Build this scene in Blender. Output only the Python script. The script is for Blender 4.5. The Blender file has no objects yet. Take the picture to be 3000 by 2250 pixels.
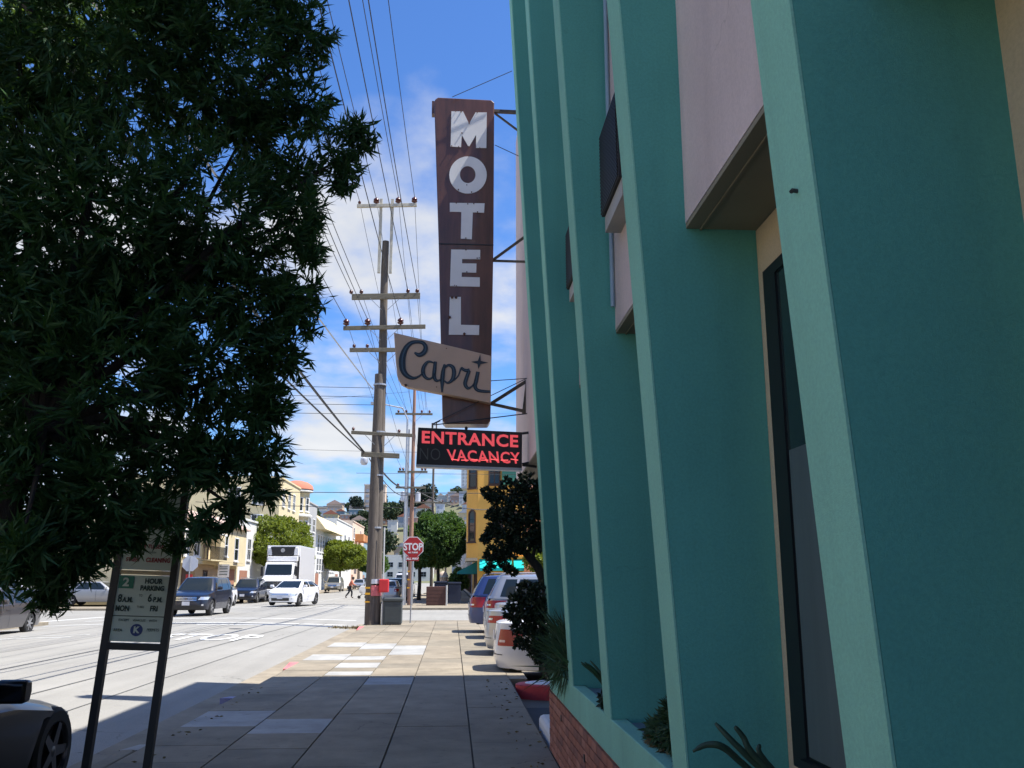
import bpy, bmesh, math, random
import numpy as np
from mathutils import Vector, Matrix, Quaternion
from math import sin, cos, pi, radians, sqrt
random.seed(7); RNG = np.random.default_rng(11)
S = bpy.context.scene
COL = S.collection

# ---------------------------------------------------------------- camera
PITCH, YAW = radians(12.365), radians(3.7616)
cam_d = bpy.data.cameras.new('camera'); cam = bpy.data.objects.new('camera', cam_d); COL.objects.link(cam)
cam.location = (0, 0, 1.6)
cam.rotation_euler = (pi/2 + PITCH, 0, -YAW)
cam_d.sensor_width = 36.0; cam_d.lens = 36.0*2600/3000.0
cam_d.clip_start = 0.05; cam_d.clip_end = 6000
S.camera = cam

# ---------------------------------------------------------------- light
SUN = Vector((0.543, -0.09, 1.0)).normalized()
sun_d = bpy.data.lights.new('sun', 'SUN'); sun_d.energy = 5.0; sun_d.angle = radians(0.53); sun_d.color = (1.0, 0.955, 0.88)
sun = bpy.data.objects.new('sun', sun_d); COL.objects.link(sun)
sun.rotation_euler = SUN.to_track_quat('Z', 'Y').to_euler()

W = bpy.data.worlds.new('World'); S.world = W; W.use_nodes = True
nt = W.node_tree; nt.nodes.clear()
def N(t, tree, **k):
    n = tree.nodes.new(t)
    for a, b in k.items(): setattr(n, a, b)
    return n
def L(tree, a, b): tree.links.new(a, b)
out = N('ShaderNodeOutputWorld', nt); bg = N('ShaderNodeBackground', nt); bg.inputs[1].default_value = 0.082
sky = N('ShaderNodeTexSky', nt); sky.sky_type = 'NISHITA'; sky.sun_disc = False
sky.sun_elevation = math.asin(SUN.z); sky.sun_rotation = math.atan2(SUN.x, SUN.y)
sky.altitude = 20; sky.air_density = 1.1; sky.dust_density = 0.4; sky.ozone_density = 2.6
tc = N('ShaderNodeTexCoord', nt); sp = N('ShaderNodeSeparateXYZ', nt); L(nt, tc.outputs['Generated'], sp.inputs[0])
def M_(op, a, b=None, tree=nt, c=None):
    n = N('ShaderNodeMath', tree, operation=op)
    for i, v in enumerate((a, b, c)):
        if v is None: continue
        if isinstance(v, (int, float)): n.inputs[i].default_value = v
        else: L(tree, v, n.inputs[i])
    return n.outputs[0]
zc = M_('ADD', M_('MAXIMUM', sp.outputs[2], 0.0), 0.16)
cx = N('ShaderNodeCombineXYZ', nt)
L(nt, M_('DIVIDE', sp.outputs[0], zc), cx.inputs[0]); L(nt, M_('DIVIDE', sp.outputs[1], zc), cx.inputs[1])
mp = N('ShaderNodeMapping', nt); L(nt, cx.outputs[0], mp.inputs[0]); mp.inputs['Location'].default_value = (0.28, 6.12, 0.0)
mp.inputs['Scale'].default_value = (1.0, 0.8, 1)
n1 = N('ShaderNodeTexNoise', nt); L(nt, mp.outputs[0], n1.inputs[0]); n1.inputs['Scale'].default_value = 1.25; n1.inputs['Detail'].default_value = 9; n1.inputs['Roughness'].default_value = 0.52
n2 = N('ShaderNodeTexNoise', nt); L(nt, mp.outputs[0], n2.inputs[0]); n2.inputs['Scale'].default_value = 3.6; n2.inputs['Detail'].default_value = 7
# cloud cover falls away with height above the horizon
elev = sp.outputs[2]
cov = N('ShaderNodeMapRange', nt); L(nt, elev, cov.inputs[0])
cov.inputs[1].default_value = 0.02; cov.inputs[2].default_value = 0.56; cov.inputs[3].default_value = 0.125; cov.inputs[4].default_value = -0.05
dens = M_('ADD', M_('ADD', n1.outputs[0], M_('MULTIPLY', M_('SUBTRACT', n2.outputs[0], 0.5), 0.22)), cov.outputs[0])
cr = N('ShaderNodeMapRange', nt, interpolation_type='SMOOTHSTEP'); L(nt, dens, cr.inputs[0])
cr.inputs[1].default_value = 0.50; cr.inputs[2].default_value = 0.655; cr.inputs[3].default_value = 0.0; cr.inputs[4].default_value = 0.93
cc = N('ShaderNodeMix', nt, data_type='RGBA'); L(nt, n2.outputs[0], cc.inputs[0])
cc.inputs[6].default_value = (4.3, 4.55, 5.0, 1); cc.inputs[7].default_value = (6.8, 6.7, 6.5, 1)
tint = N('ShaderNodeMix', nt, data_type='RGBA', blend_type='MULTIPLY'); tint.inputs[0].default_value = 1.0
L(nt, sky.outputs[0], tint.inputs[6]); tint.inputs[7].default_value = (0.60, 0.93, 1.42, 1)
mx = N('ShaderNodeMix', nt, data_type='RGBA'); L(nt, cr.outputs[0], mx.inputs[0]); L(nt, tint.outputs[2], mx.inputs[6]); L(nt, cc.outputs[2], mx.inputs[7])
L(nt, mx.outputs[2], bg.inputs[0]); L(nt, bg.outputs[0], out.inputs[0])

S.view_settings.view_transform = 'Standard'; S.view_settings.look = 'None'
S.view_settings.gamma = 1.0; S.view_settings.use_curve_mapping = False
S.view_settings.exposure = 0.86

# ---------------------------------------------------------------- materials
def mat(name, col, rough=0.8, metal=0.0, var=0.12, scale=3.0, bump=0.0, bscale=60.0, coat=0.0, spec=0.5, emis=None, es=0.0,
        col2=None, vscale=None, stretch=None, trans=0.0, alpha=1.0, subs=0.0):
    m = bpy.data.materials.new(name); m.use_nodes = True; t = m.node_tree
    b = t.nodes['Principled BSDF']
    b.inputs['Roughness'].default_value = rough; b.inputs['Metallic'].default_value = metal
    b.inputs['Coat Weight'].default_value = coat; b.inputs['Coat Roughness'].default_value = 0.04
    b.inputs['Specular IOR Level'].default_value = spec
    c = N('ShaderNodeTexCoord', t); v = c.outputs['Object']
    if stretch:
        mm = N('ShaderNodeMapping', t); L(t, v, mm.inputs[0]); mm.inputs['Scale'].default_value = stretch; v = mm.outputs[0]
    if var > 0 or col2:
        n = N('ShaderNodeTexNoise', t); L(t, v, n.inputs[0]); n.inputs['Scale'].default_value = scale; n.inputs['Detail'].default_value = 8; n.inputs['Roughness'].default_value = 0.62
        r = N('ShaderNodeMapRange', t); L(t, n.outputs[0], r.inputs[0]); r.inputs[1].default_value = 0.3; r.inputs[2].default_value = 0.7
        mixn = N('ShaderNodeMix', t, data_type='RGBA'); L(t, r.outputs[0], mixn.inputs[0])
        a = tuple(x*(1-var) for x in col[:3]); d = tuple(min(1, x*(1+var)) for x in (col2 or col)[:3])
        mixn.inputs[6].default_value = (*a, 1); mixn.inputs[7].default_value = (*d, 1)
        L(t, mixn.outputs[2], b.inputs['Base Color'])
    else:
        b.inputs['Base Color'].default_value = (*col[:3], 1)
    if bump > 0:
        n = N('ShaderNodeTexNoise', t); L(t, v, n.inputs[0]); n.inputs['Scale'].default_value = bscale; n.inputs['Detail'].default_value = 4
        bp = N('ShaderNodeBump', t); bp.inputs['Strength'].default_value = bump; bp.inputs['Distance'].default_value = 0.02
        L(t, n.outputs[0], bp.inputs['Height']); L(t, bp.outputs[0], b.inputs['Normal'])
    if emis:
        b.inputs['Emission Color'].default_value = (*emis, 1); b.inputs['Emission Strength'].default_value = es
    if trans: b.inputs['Transmission Weight'].default_value = trans
    if subs:
        o = t.nodes['Material Output']; tr = N('ShaderNodeBsdfTranslucent', t); tr.inputs[0].default_value = (col[0]*2.2, col[1]*1.9, col[2]*0.6, 1)
        ms = N('ShaderNodeMixShader', t); ms.inputs[0].default_value = subs
        L(t, b.outputs[0], ms.inputs[1]); L(t, tr.outputs[0], ms.inputs[2]); L(t, ms.outputs[0], o.inputs[0])
    return m
MT = {}
def mm(name, *a, **k):
    MT[name] = mat(name, *a, **k); return MT[name]

# ---------------------------------------------------------------- helpers
class MB:
    """collects vertices and faces; build() links them as one mesh object"""
    def __init__(s): s.v = []; s.f = []; s.mi = []; s.cur = 0
    def add(s, vs, fs):
        o = len(s.v); s.v += [tuple(p) for p in vs]; s.f += [tuple(i+o for i in f) for f in fs]; s.mi += [s.cur]*len(fs); return s
    def box(s, x0, x1, y0, y1, z0, z1, tf=None):
        vs = [(x, y, z) for z in (z0, z1) for y in (y0, y1) for x in (x0, x1)]
        if tf: vs = [tf(Vector(p)) for p in vs]
        return s.add(vs, [(0,2,3,1),(4,5,7,6),(0,1,5,4),(2,6,7,3),(0,4,6,2),(1,3,7,5)])
    def cbox(s, c, sz, rot=None):
        c = Vector(c); h = Vector(sz)/2; vs = []
        for z in (-1, 1):
            for y in (-1, 1):
                for x in (-1, 1):
                    p = Vector((x*h.x, y*h.y, z*h.z)); vs.append((rot @ p if rot else p) + c)
        return s.add(vs, [(0,2,3,1),(4,5,7,6),(0,1,5,4),(2,6,7,3),(0,4,6,2),(1,3,7,5)])
    def poly(s, pts, ext=None):
        """flat polygon, extruded by vector ext when given"""
        n = len(pts); pts = [Vector(p) for p in pts]
        if ext is None: return s.add(pts, [tuple(range(n))])
        e = Vector(ext); vs = pts + [p+e for p in pts]
        fs = [tuple(range(n-1, -1, -1)), tuple(range(n, 2*n))] + [(i, (i+1) % n, (i+1) % n+n, i+n) for i in range(n)]
        return s.add(vs, fs)
    def tube(s, pts, r, n=8, caps=True):
        pts = [Vector(p) for p in pts]; rs = r if isinstance(r, (list, tuple)) else [r]*len(pts)
        vs = []; up = None
        for i, p in enumerate(pts):
            d = (pts[min(i+1, len(pts)-1)] - pts[max(i-1, 0)]).normalized()
            if up is None: up = d.orthogonal().normalized()
            up = (up - d*up.dot(d))
            up = up.normalized() if up.length > 1e-5 else d.orthogonal().normalized()
            w = d.cross(up)
            for k in range(n):
                a = 2*pi*k/n; vs.append(p + up*(cos(a)*rs[i]) + w*(sin(a)*rs[i]))
        fs = []
        for i in range(len(pts)-1):
            for k in range(n):
                fs.append((i*n+k, i*n+(k+1) % n, (i+1)*n+(k+1) % n, (i+1)*n+k))
        if caps: fs += [tuple(range(n-1, -1, -1)), tuple(range((len(pts)-1)*n, len(pts)*n))]
        return s.add(vs, fs)
    def lathe(s, prof, c=(0,0,0), axis='Z', n=16, caps=3):
        """prof: (radius, height) pairs turned about an axis"""
        vs = []
        for r, h in prof:
            for k in range(n):
                a = 2*pi*k/n; q = (r*cos(a), r*sin(a), h)
                if axis == 'Y': q = (q[0], q[2], q[1])
                if axis == 'X': q = (q[2], q[0], q[1])
                vs.append((q[0]+c[0], q[1]+c[1], q[2]+c[2]))
        fs = []
        for i in range(len(prof)-1):
            for k in range(n): fs.append((i*n+k, i*n+(k+1) % n, (i+1)*n+(k+1) % n, (i+1)*n+k))
        if caps & 1: fs.append(tuple(range(n-1, -1, -1)))
        if caps & 2: fs.append(tuple(range((len(prof)-1)*n, len(prof)*n)))
        return s.add(vs, fs)
    def grid(s, P):
        R, C = len(P), len(P[0]); vs = [p for r in P for p in r]
        return s.add(vs, [(i*C+j, i*C+j+1, (i+1)*C+j+1, (i+1)*C+j) for i in range(R-1) for j in range(C-1)])
    def mesh(s, name, m, smooth=False):
        me = bpy.data.meshes.new(name); me.from_pydata(s.v, [], s.f)
        for x in (m if isinstance(m, (list, tuple)) else [m]): me.materials.append(x)
        if any(s.mi): me.polygons.foreach_set('material_index', s.mi)
        bm = bmesh.new(); bm.from_mesh(me); bmesh.ops.recalc_face_normals(bm, faces=bm.faces); bm.to_mesh(me); bm.free()
        if smooth:
            me.polygons.foreach_set('use_smooth', [True]*len(me.polygons))
            if smooth != True: me.set_sharp_from_angle(angle=radians(smooth))
        me.update(); return me
    def build(s, name, m, parent=None, smooth=False, bevel=0.0, loc=None):
        o = bpy.data.objects.new(name, s.mesh(name, m, smooth)); COL.objects.link(o)
        if parent is not None: o.parent = parent
        if loc is not None: o.location = loc
        if bevel:
            b = o.modifiers.new('bevel', 'BEVEL'); b.width = bevel; b.segments = 2; b.limit_method = 'ANGLE'; b.angle_limit = radians(40)
        return o
def thing(name, label, cat, loc=(0,0,0), rz=0.0, group=None):
    o = bpy.data.objects.new(name, None); COL.objects.link(o); o.location = loc; o.rotation_euler = (0, 0, rz)
    o.empty_display_size = 0.1; o['label'] = label; o['category'] = cat
    if group: o['group'] = group
    return o
def tag(o, label, cat, group=None):
    o['label'] = label; o['category'] = cat
    if group: o['group'] = group
    return o
def struct(o): o['kind'] = 'structure'; return o
def link(name, me, parent=None, loc=(0,0,0), rot=(0,0,0), sc=None):
    o = bpy.data.objects.new(name, me); COL.objects.link(o); o.location = loc; o.rotation_euler = rot
    if sc: o.scale = sc
    if parent is not None: o.parent = parent
    return o
def copy_tree(o, parent=None):
    c = o.copy(); COL.objects.link(c)
    c.parent = parent
    for ch in list(o.children): copy_tree(ch, c)
    return c
def text_obj(name, body, size, m, parent, loc, rot=(pi/2, 0, 0), ext=0.002, bold=0.0, xs=1.0, align='CENTER', shear=0.0, spacing=1.0):
    cu = bpy.data.curves.new(name, 'FONT'); cu.body = body; cu.size = size; cu.extrude = ext; cu.offset = bold; cu.shear = shear
    cu.align_x = align; cu.align_y = 'CENTER'; cu.resolution_u = 3; cu.space_character = spacing
    t = bpy.data.objects.new(name, cu); COL.objects.link(t); bpy.context.view_layer.update()
    me = bpy.data.meshes.new_from_object(t.evaluated_get(bpy.context.evaluated_depsgraph_get()))
    COL.objects.unlink(t); bpy.data.objects.remove(t); bpy.data.curves.remove(cu)
    me.materials.clear(); me.materials.append(m)
    return link(name, me, parent, loc, rot, (xs, 1, 1))

def leaf_cloud(name, pts, dirs, m, parent, L0, wd, n, spread=1.0, droop=0.25, back=0.0, jit=0.3, stem=0.0, rng=RNG, fold=0.15):
    """a mass of leaves: n leaves on each of the given twig ends, every leaf four triangles"""
    pts = np.asarray(pts, float); dirs = np.asarray(dirs, float)
    P = np.repeat(pts, n, 0); D = np.repeat(dirs, n, 0); k = len(P)
    d = D + rng.normal(0, spread, (k, 3)); d[:, 2] -= droop*rng.random(k)
    d /= np.linalg.norm(d, axis=1)[:, None] + 1e-9
    P = P - D*(rng.random(k)*stem)[:, None]
    r = rng.normal(0, 1, (k, 3)); s = np.cross(d, r); s /= np.linalg.norm(s, axis=1)[:, None] + 1e-9
    nn = np.cross(s, d)
    l = L0*(1 + rng.uniform(-jit, jit, k)); w = wd*(1 + rng.uniform(-jit, jit, k))
    l = l[:, None]; w = w[:, None]
    V = np.empty((k, 6, 3))
    V[:, 0] = P; V[:, 1] = P + d*l*.42 - s*w; V[:, 2] = P + d*l*.45 + nn*w*fold*2
    V[:, 3] = P + d*l*.42 + s*w; V[:, 4] = P + d*l - nn*l*.10; V[:, 5] = P + d*l*.8
    V = V[:, :5].reshape(-1, 3)
    T = np.array([(0, 2, 1), (0, 3, 2), (1, 2, 4), (2, 3, 4)])
    F = (T[None] + (np.arange(k)*5)[:, None, None]).reshape(-1, 3)
    me = bpy.data.meshes.new(name); me.vertices.add(len(V)); me.vertices.foreach_set('co', V.ravel())
    me.loops.add(F.size); me.loops.foreach_set('vertex_index', F.ravel().astype(np.int32))
    me.polygons.add(len(F)); me.polygons.foreach_set('loop_start', np.arange(0, F.size, 3, dtype=np.int32))
    me.update(calc_edges=True)
    me.materials.append(m)
    o = bpy.data.objects.new(name, me); COL.objects.link(o)
    if parent is not None: o.parent = parent
    return o
def blob_points(blobs, n, rng=RNG, shell=0.55):
    """points with outward directions in a union of ellipsoids (x,y,z,rx,ry,rz)"""
    w = np.array([b[3]*b[4]+b[3]*b[5]+b[4]*b[5] for b in blobs]); w = w/w.sum()
    idx = rng.choice(len(blobs), n, p=w); B = np.array(blobs, float)[idx]
    u = rng.normal(0, 1, (n, 3)); u /= np.linalg.norm(u, axis=1)[:, None]
    r = shell + (1-shell)*rng.random(n)**0.6
    P = B[:, :3] + u*B[:, 3:6]*r[:, None]
    return P, u

# ---------------------------------------------------------------- material list
def weathered(name, col, kind, rough=.88):
    """stucco, concrete or road surface: grain, broad mottling, runs and dirt with shapes of their own"""
    m = bpy.data.materials.new(name); m.use_nodes = True; t = m.node_tree; b = t.nodes['Principled BSDF']; b.inputs['Roughness'].default_value = rough
    b.inputs['Specular IOR Level'].default_value = .3
    c = N('ShaderNodeNewGeometry', t); v = c.outputs['Position']
    def noise(scale, detail=6, st=None, rough_=.6):
        vv = v
        if st: q = N('ShaderNodeMapping', t); L(t, v, q.inputs[0]); q.inputs['Scale'].default_value = st; vv = q.outputs[0]
        n = N('ShaderNodeTexNoise', t); L(t, vv, n.inputs[0]); n.inputs['Scale'].default_value = scale; n.inputs['Detail'].default_value = detail; n.inputs['Roughness'].default_value = rough_; return n.outputs[0]
    def ramp(s_, a, b_, lo, hi):
        r = N('ShaderNodeMapRange', t); L(t, s_, r.inputs[0]); r.inputs[1].default_value = a; r.inputs[2].default_value = b_; r.inputs[3].default_value = lo; r.inputs[4].default_value = hi; return r.outputs[0]
    if kind == 'stucco':
        fac = [ramp(noise(1.3), .3, .7, .93, 1.05), ramp(noise(1.0, 5, (7, 7, .35)), .52, .78, 1.0, .91), ramp(noise(90, 2), .3, .7, .93, 1.06), ramp(noise(9, 4), .66, .74, 1.0, .93)]; bs, bd, bscale = .35, .004, 260
    elif kind == 'concrete':
        fac = [ramp(noise(.55, 8), .3, .7, .78, 1.15), ramp(noise(2.6, 8), .35, .65, .86, 1.10), ramp(noise(160, 2), .3, .7, .86, 1.12), ramp(noise(5.5, 6), .60, .72, 1.0, .74), ramp(noise(.8, 9, (1, .35, 1), .7), .56, .64, 1.0, 1.16), ramp(noise(1.9, 10, None, .75), .60, .66, 1.0, .90)]; bs, bd, bscale = .3, .004, 220
    else:
        fac = [ramp(noise(.25, 8), .3, .7, .88, 1.08), ramp(noise(1.0, 5, (2.2, .10, 1)), .4, .75, 1.03, .88), ramp(noise(110, 2), .3, .7, .78, 1.20), ramp(noise(3.0, 7), .62, .72, 1.0, .90)]; bs, bd, bscale = .5, .006, 150
    f = fac[0]
    for q in fac[1:]: f = M_('MULTIPLY', f, q, t)
    mx_ = N('ShaderNodeMix', t, data_type='RGBA', blend_type='MULTIPLY'); mx_.inputs[0].default_value = 1; mx_.inputs[6].default_value = (*col, 1)
    cb = N('ShaderNodeCombineXYZ', t)
    for i in range(3): L(t, f, cb.inputs[i])
    L(t, cb.outputs[0], mx_.inputs[7]); last = mx_.outputs[2]
    if kind != 'stucco':      # gum spots and small stones
        vo = N('ShaderNodeTexVoronoi', t); L(t, v, vo.inputs[0]); vo.inputs['Scale'].default_value = 2.3; vo.inputs['Randomness'].default_value = 1
        sp_ = ramp(vo.outputs['Distance'], .045, .06, .62, 1.0); cb2 = N('ShaderNodeCombineXYZ', t)
        for i in range(3): L(t, sp_, cb2.inputs[i])
        m3 = N('ShaderNodeMix', t, data_type='RGBA', blend_type='MULTIPLY'); m3.inputs[0].default_value = 1; L(t, last, m3.inputs[6]); L(t, cb2.outputs[0], m3.inputs[7]); last = m3.outputs[2]
    # hairline cracks: edges of large warped cells, kept only here and there
    wn = N('ShaderNodeTexNoise', t); L(t, v, wn.inputs[0]); wn.inputs['Scale'].default_value = 2.5; wn.inputs['Detail'].default_value = 7
    va = N('ShaderNodeVectorMath', t, operation='MULTIPLY_ADD'); L(t, wn.outputs[1], va.inputs[0]); va.inputs[1].default_value = (.5, .5, .5); L(t, v, va.inputs[2])
    vc = N('ShaderNodeTexVoronoi', t, feature='DISTANCE_TO_EDGE'); L(t, va.outputs[0], vc.inputs[0]); vc.inputs['Scale'].default_value = {'stucco': .42, 'concrete': .38, 'road': .22}[kind]
    wd_ = {'stucco': .0011, 'concrete': .0022, 'road': .0020}[kind]
    ck = ramp(vc.outputs['Distance'], wd_*.5, wd_*1.5, {'stucco': .86, 'concrete': .5, 'road': .55}[kind], 1.0)
    msk = ramp(noise(.8 if kind == 'stucco' else .35, 3), .52, .60, 0.0, 1.0); ckm = M_('SUBTRACT', 1.0, M_('MULTIPLY', msk, M_('SUBTRACT', 1.0, ck, t), t), t)
    if kind == 'stucco':   # dirt washed up from the base, uneven
        sz = N('ShaderNodeSeparateXYZ', t); L(t, v, sz.inputs[0]); dirt = ramp(M_('ADD', sz.outputs[2], M_('MULTIPLY', noise(2.2, 6, (1, 1, .5)), 1.1, t), t), .75, 1.75, .80, 1.0); ckm = M_('MULTIPLY', ckm, dirt, t)
    cb3 = N('ShaderNodeCombineXYZ', t)
    for i in range(3): L(t, ckm, cb3.inputs[i])
    m4 = N('ShaderNodeMix', t, data_type='RGBA', blend_type='MULTIPLY'); m4.inputs[0].default_value = 1; L(t, last, m4.inputs[6]); L(t, cb3.outputs[0], m4.inputs[7]); last = m4.outputs[2]
    L(t, last, b.inputs['Base Color'])
    bp = N('ShaderNodeBump', t); bp.inputs['Strength'].default_value = bs; bp.inputs['Distance'].default_value = bd; L(t, noise(bscale, 3), bp.inputs['Height']); L(t, bp.outputs[0], b.inputs['Normal'])
    MT[name] = m; return m
weathered('teal_lit', (0.275, 0.60, 0.46), 'stucco'); weathered('teal_shaded', (0.115, 0.385, 0.32), 'stucco')  # one turquoise: light on fin fronts, shade on fin sides put into two colours
weathered('pink_wall', (0.70, 0.58, 0.55), 'stucco'); weathered('cream_wall', (0.62, 0.50, 0.33), 'stucco')
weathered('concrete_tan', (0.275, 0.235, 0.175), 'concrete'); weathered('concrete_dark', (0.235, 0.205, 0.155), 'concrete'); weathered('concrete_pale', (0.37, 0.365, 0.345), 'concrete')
weathered('asphalt', (0.285, 0.275, 0.25), 'road', .92)
mm('asphalt_dark', (0.055, 0.056, 0.06), 0.9, var=0.2, scale=2.0, bump=0.3, bscale=120)
mm('tar', (0.09, 0.09, 0.085), 0.7, var=0.2)
mm('concrete_joint', (0.10, 0.09, 0.075), 0.95, var=0.2)
mm('ground_dirt', (0.16, 0.14, 0.11), 1.0, var=0.2, scale=0.5)
mm('road_paint', (0.62, 0.62, 0.59), 0.75, var=0.16, scale=4)
mm('road_paint_worn', (0.40, 0.40, 0.38), 0.8, var=0.35, scale=5)
mm('red_paint', (0.55, 0.05, 0.06), 0.6, var=0.18, scale=8)
mm('red_faded', (0.62, 0.16, 0.17), 0.75, var=0.35, scale=9)
mm('red_faded_shade', (0.25, 0.25, 0.42), 0.75, var=0.25, scale=9)  # faded red kerb paint with the bluish tint of shade put into its colour
mm('white_paint', (0.72, 0.72, 0.72), 0.6, var=0.06)
mm('iron', (0.06, 0.06, 0.06), 0.6, metal=0.4)
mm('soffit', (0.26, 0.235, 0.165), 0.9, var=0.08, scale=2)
mm('shelf_concrete', (0.17, 0.24, 0.27), 0.85, var=0.16, scale=4, bump=0.1, bscale=80)
mm('soil', (0.06, 0.045, 0.03), 1.0, var=0.4, scale=30, bump=0.6, bscale=50)
mm('dark_frame', (0.010, 0.010, 0.012), 0.45, var=0.1)
mm('glass_dark', (0.02, 0.035, 0.035), 0.05, var=0.0, spec=0.6)
mm('blind', (0.085, 0.125, 0.13), 0.6, var=0.15, scale=1.5, stretch=(1, 6, 0.6))
mm('brick_a', (0.34, 0.125, 0.075), 0.9, var=0.18, scale=12, bump=0.2, bscale=90)
mm('brick_b', (0.40, 0.165, 0.11), 0.9, var=0.18, scale=12, bump=0.2, bscale=90)
mm('brick_c', (0.25, 0.10, 0.07), 0.9, var=0.2, scale=12, bump=0.2, bscale=90)
mm('mortar', (0.60, 0.42, 0.33), 0.95, var=0.15, scale=20)
mm('ac_metal', (0.035, 0.032, 0.032), 0.6, metal=0.3)
mm('ac_case', (0.42, 0.40, 0.36), 0.6)
mm('pipe_blue', (0.30, 0.42, 0.50), 0.5)
mm('wood_pole', (0.120, 0.100, 0.082), 0.95, var=0.35, scale=5, stretch=(6, 6, 0.35), bump=0.5, bscale=22)
mm('wood_arm', (0.165, 0.145, 0.105), 0.95, var=0.3, scale=6, stretch=(0.6, 6, 6), bump=0.3, bscale=30)
mm('wood_red', (0.30, 0.17, 0.12), 0.95, var=0.3, scale=5, stretch=(6, 6, 0.3))
mm('wood_pale', (0.45, 0.42, 0.34), 0.9, var=0.2, scale=6)
mm('insulator', (0.10, 0.035, 0.03), 0.25, var=0.1)
mm('wire', (0.03, 0.03, 0.032), 0.6, var=0.0)
mm('wire_pale', (0.50, 0.50, 0.48), 0.5, var=0.0)
mm('galv', (0.42, 0.43, 0.45), 0.4, metal=0.6, var=0.1)
mm('sign_brown', (0.120, 0.046, 0.026), 0.36, var=0.42, scale=2.2, stretch=(3.0, 3.0, 0.5), coat=0.35)
mm('sign_white', (0.80, 0.79, 0.77), 0.55, var=0.05, scale=3, spec=.3)
mm('sign_rust', (0.11, 0.05, 0.03), 0.9, var=0.4, scale=14)
mm('capri_tan', (0.56, 0.40, 0.29), 0.55, var=0.07, scale=2.5)
mm('capri_navy', (0.018, 0.028, 0.042), 0.4, var=0.1)
mm('capri_line', (0.06, 0.10, 0.14), 0.4, var=0.1)
mm('sign_black', (0.016, 0.010, 0.010), 0.4, var=0.2)
mm('neon_red', (0.55, 0.08, 0.09), 0.4, var=0.10, scale=20, emis=(1.0, 0.10, 0.12), es=0.34)
mm('neon_tube', (0.7, 0.2, 0.2), 0.3, var=0.0, emis=(1.0, 0.12, 0.12), es=0.75)
mm('neon_off', (0.10, 0.09, 0.08), 0.4, var=0.0)
mm('steel_bracket', (0.13, 0.105, 0.075), 0.6, metal=0.3, var=0.3, scale=14)
mm('post_dark', (0.014, 0.012, 0.012), 0.5, var=0.2)
mm('panel_white', (0.54, 0.63, 0.57), 0.5, var=0.05)
mm('panel_green', (0.02, 0.20, 0.13), 0.5, var=0.05)
mm('ink_green', (0.02, 0.055, 0.05), 0.6, var=0.0)
mm('ink_red', (0.28, 0.02, 0.03), 0.6, var=0.0)
mm('ink_blue', (0.018, 0.045, 0.20), 0.5, var=0.0)
mm('stop_red', (0.42, 0.020, 0.022), 0.45, var=0.06)
mm('sign_back', (0.55, 0.57, 0.62), 0.4, metal=0.3, var=0.05)
mm('bin_grey', (0.055, 0.065, 0.065), 0.6, var=0.15)
mm('box_red', (0.60, 0.03, 0.035), 0.45, var=0.08)
mm('reflector_yellow', (0.75, 0.38, 0.02), 0.4, var=0.0)
mm('planter_brown', (0.085, 0.035, 0.025), 0.7, var=0.2)
mm('trash_blue', (0.008, 0.014, 0.035), 0.5, var=0.1)
mm('tree_leaf', (0.030, 0.078, 0.025), 0.58, var=0.45, scale=2.6, subs=0.22, spec=0.3)
mm('tree_leaf_light', (0.075, 0.135, 0.035), 0.45, var=0.35, scale=3, subs=0.3)
mm('jade_leaf', (0.020, 0.034, 0.014), 0.55, var=0.4, scale=20)
mm('ficus_leaf', (0.155, 0.205, 0.028), 0.6, var=0.45, scale=1.1, subs=0.3)
mm('ficus_leaf_dark', (0.060, 0.125, 0.032), 0.6, var=0.45, scale=1.1, subs=0.3)
mm('grass_leaf', (0.04, 0.085, 0.035), 0.6, var=0.4, scale=10, subs=0.1)
mm('strap_leaf', (0.030, 0.060, 0.032), 0.5, var=0.3, scale=8)
mm('dry_leaf', (0.16, 0.12, 0.05), 0.8, var=0.4, scale=15)
mm('bark', (0.026, 0.020, 0.015), 0.95, var=0.35, scale=8, stretch=(4, 4, .8), bump=0.5, bscale=30)
mm('bark_pale', (0.12, 0.085, 0.055), 0.95, var=0.3, scale=6)
mm('rubber', (0.018, 0.018, 0.018), 0.8, var=0.1)
mm('alloy', (0.50, 0.50, 0.52), 0.3, metal=0.85, var=0.04)
mm('alloy_dark', (0.10, 0.10, 0.11), 0.3, metal=0.85, var=0.04)
mm('chrome', (0.70, 0.70, 0.72), 0.12, metal=1.0, var=0.0)
mm('car_glass', (0.012, 0.018, 0.022), 0.03, var=0.0, spec=0.5)
mm('car_under', (0.012, 0.012, 0.012), 0.9, var=0.0)
mm('trim_black', (0.018, 0.018, 0.019), 0.5, var=0.0)
mm('seam', (0.02, 0.02, 0.022), 0.7, var=0.0)
mm('lamp_clear', (0.62, 0.64, 0.68), 0.08, metal=0.5, var=0.0, coat=1)
mm('lamp_red', (0.36, 0.003, 0.006), 0.25, var=0.0, coat=0.3)
mm('plate', (0.62, 0.62, 0.66), 0.5, var=0.05)
mm('skin', (0.45, 0.27, 0.19), 0.6, var=0.05)
mm('cloth_dark', (0.025, 0.027, 0.035), 0.85, var=0.1)
mm('cloth_orange', (0.55, 0.17, 0.10), 0.85, var=0.1)
mm('cloth_red', (0.5, 0.03, 0.04), 0.85, var=0.1)
mm('cloth_white', (0.7, 0.68, 0.66), 0.85, var=0.05)
mm('hair', (0.03, 0.02, 0.015), 0.8, var=0.1)
PAINT = {}
def paint(name, c, metal=0.25):
    if name not in PAINT: PAINT[name] = mat('paint_'+name, c, 0.32, metal=metal, var=0.02, coat=0.7 if name != 'black' else .45, spec=.5 if name != 'black' else .2)
    return PAINT[name]
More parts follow.
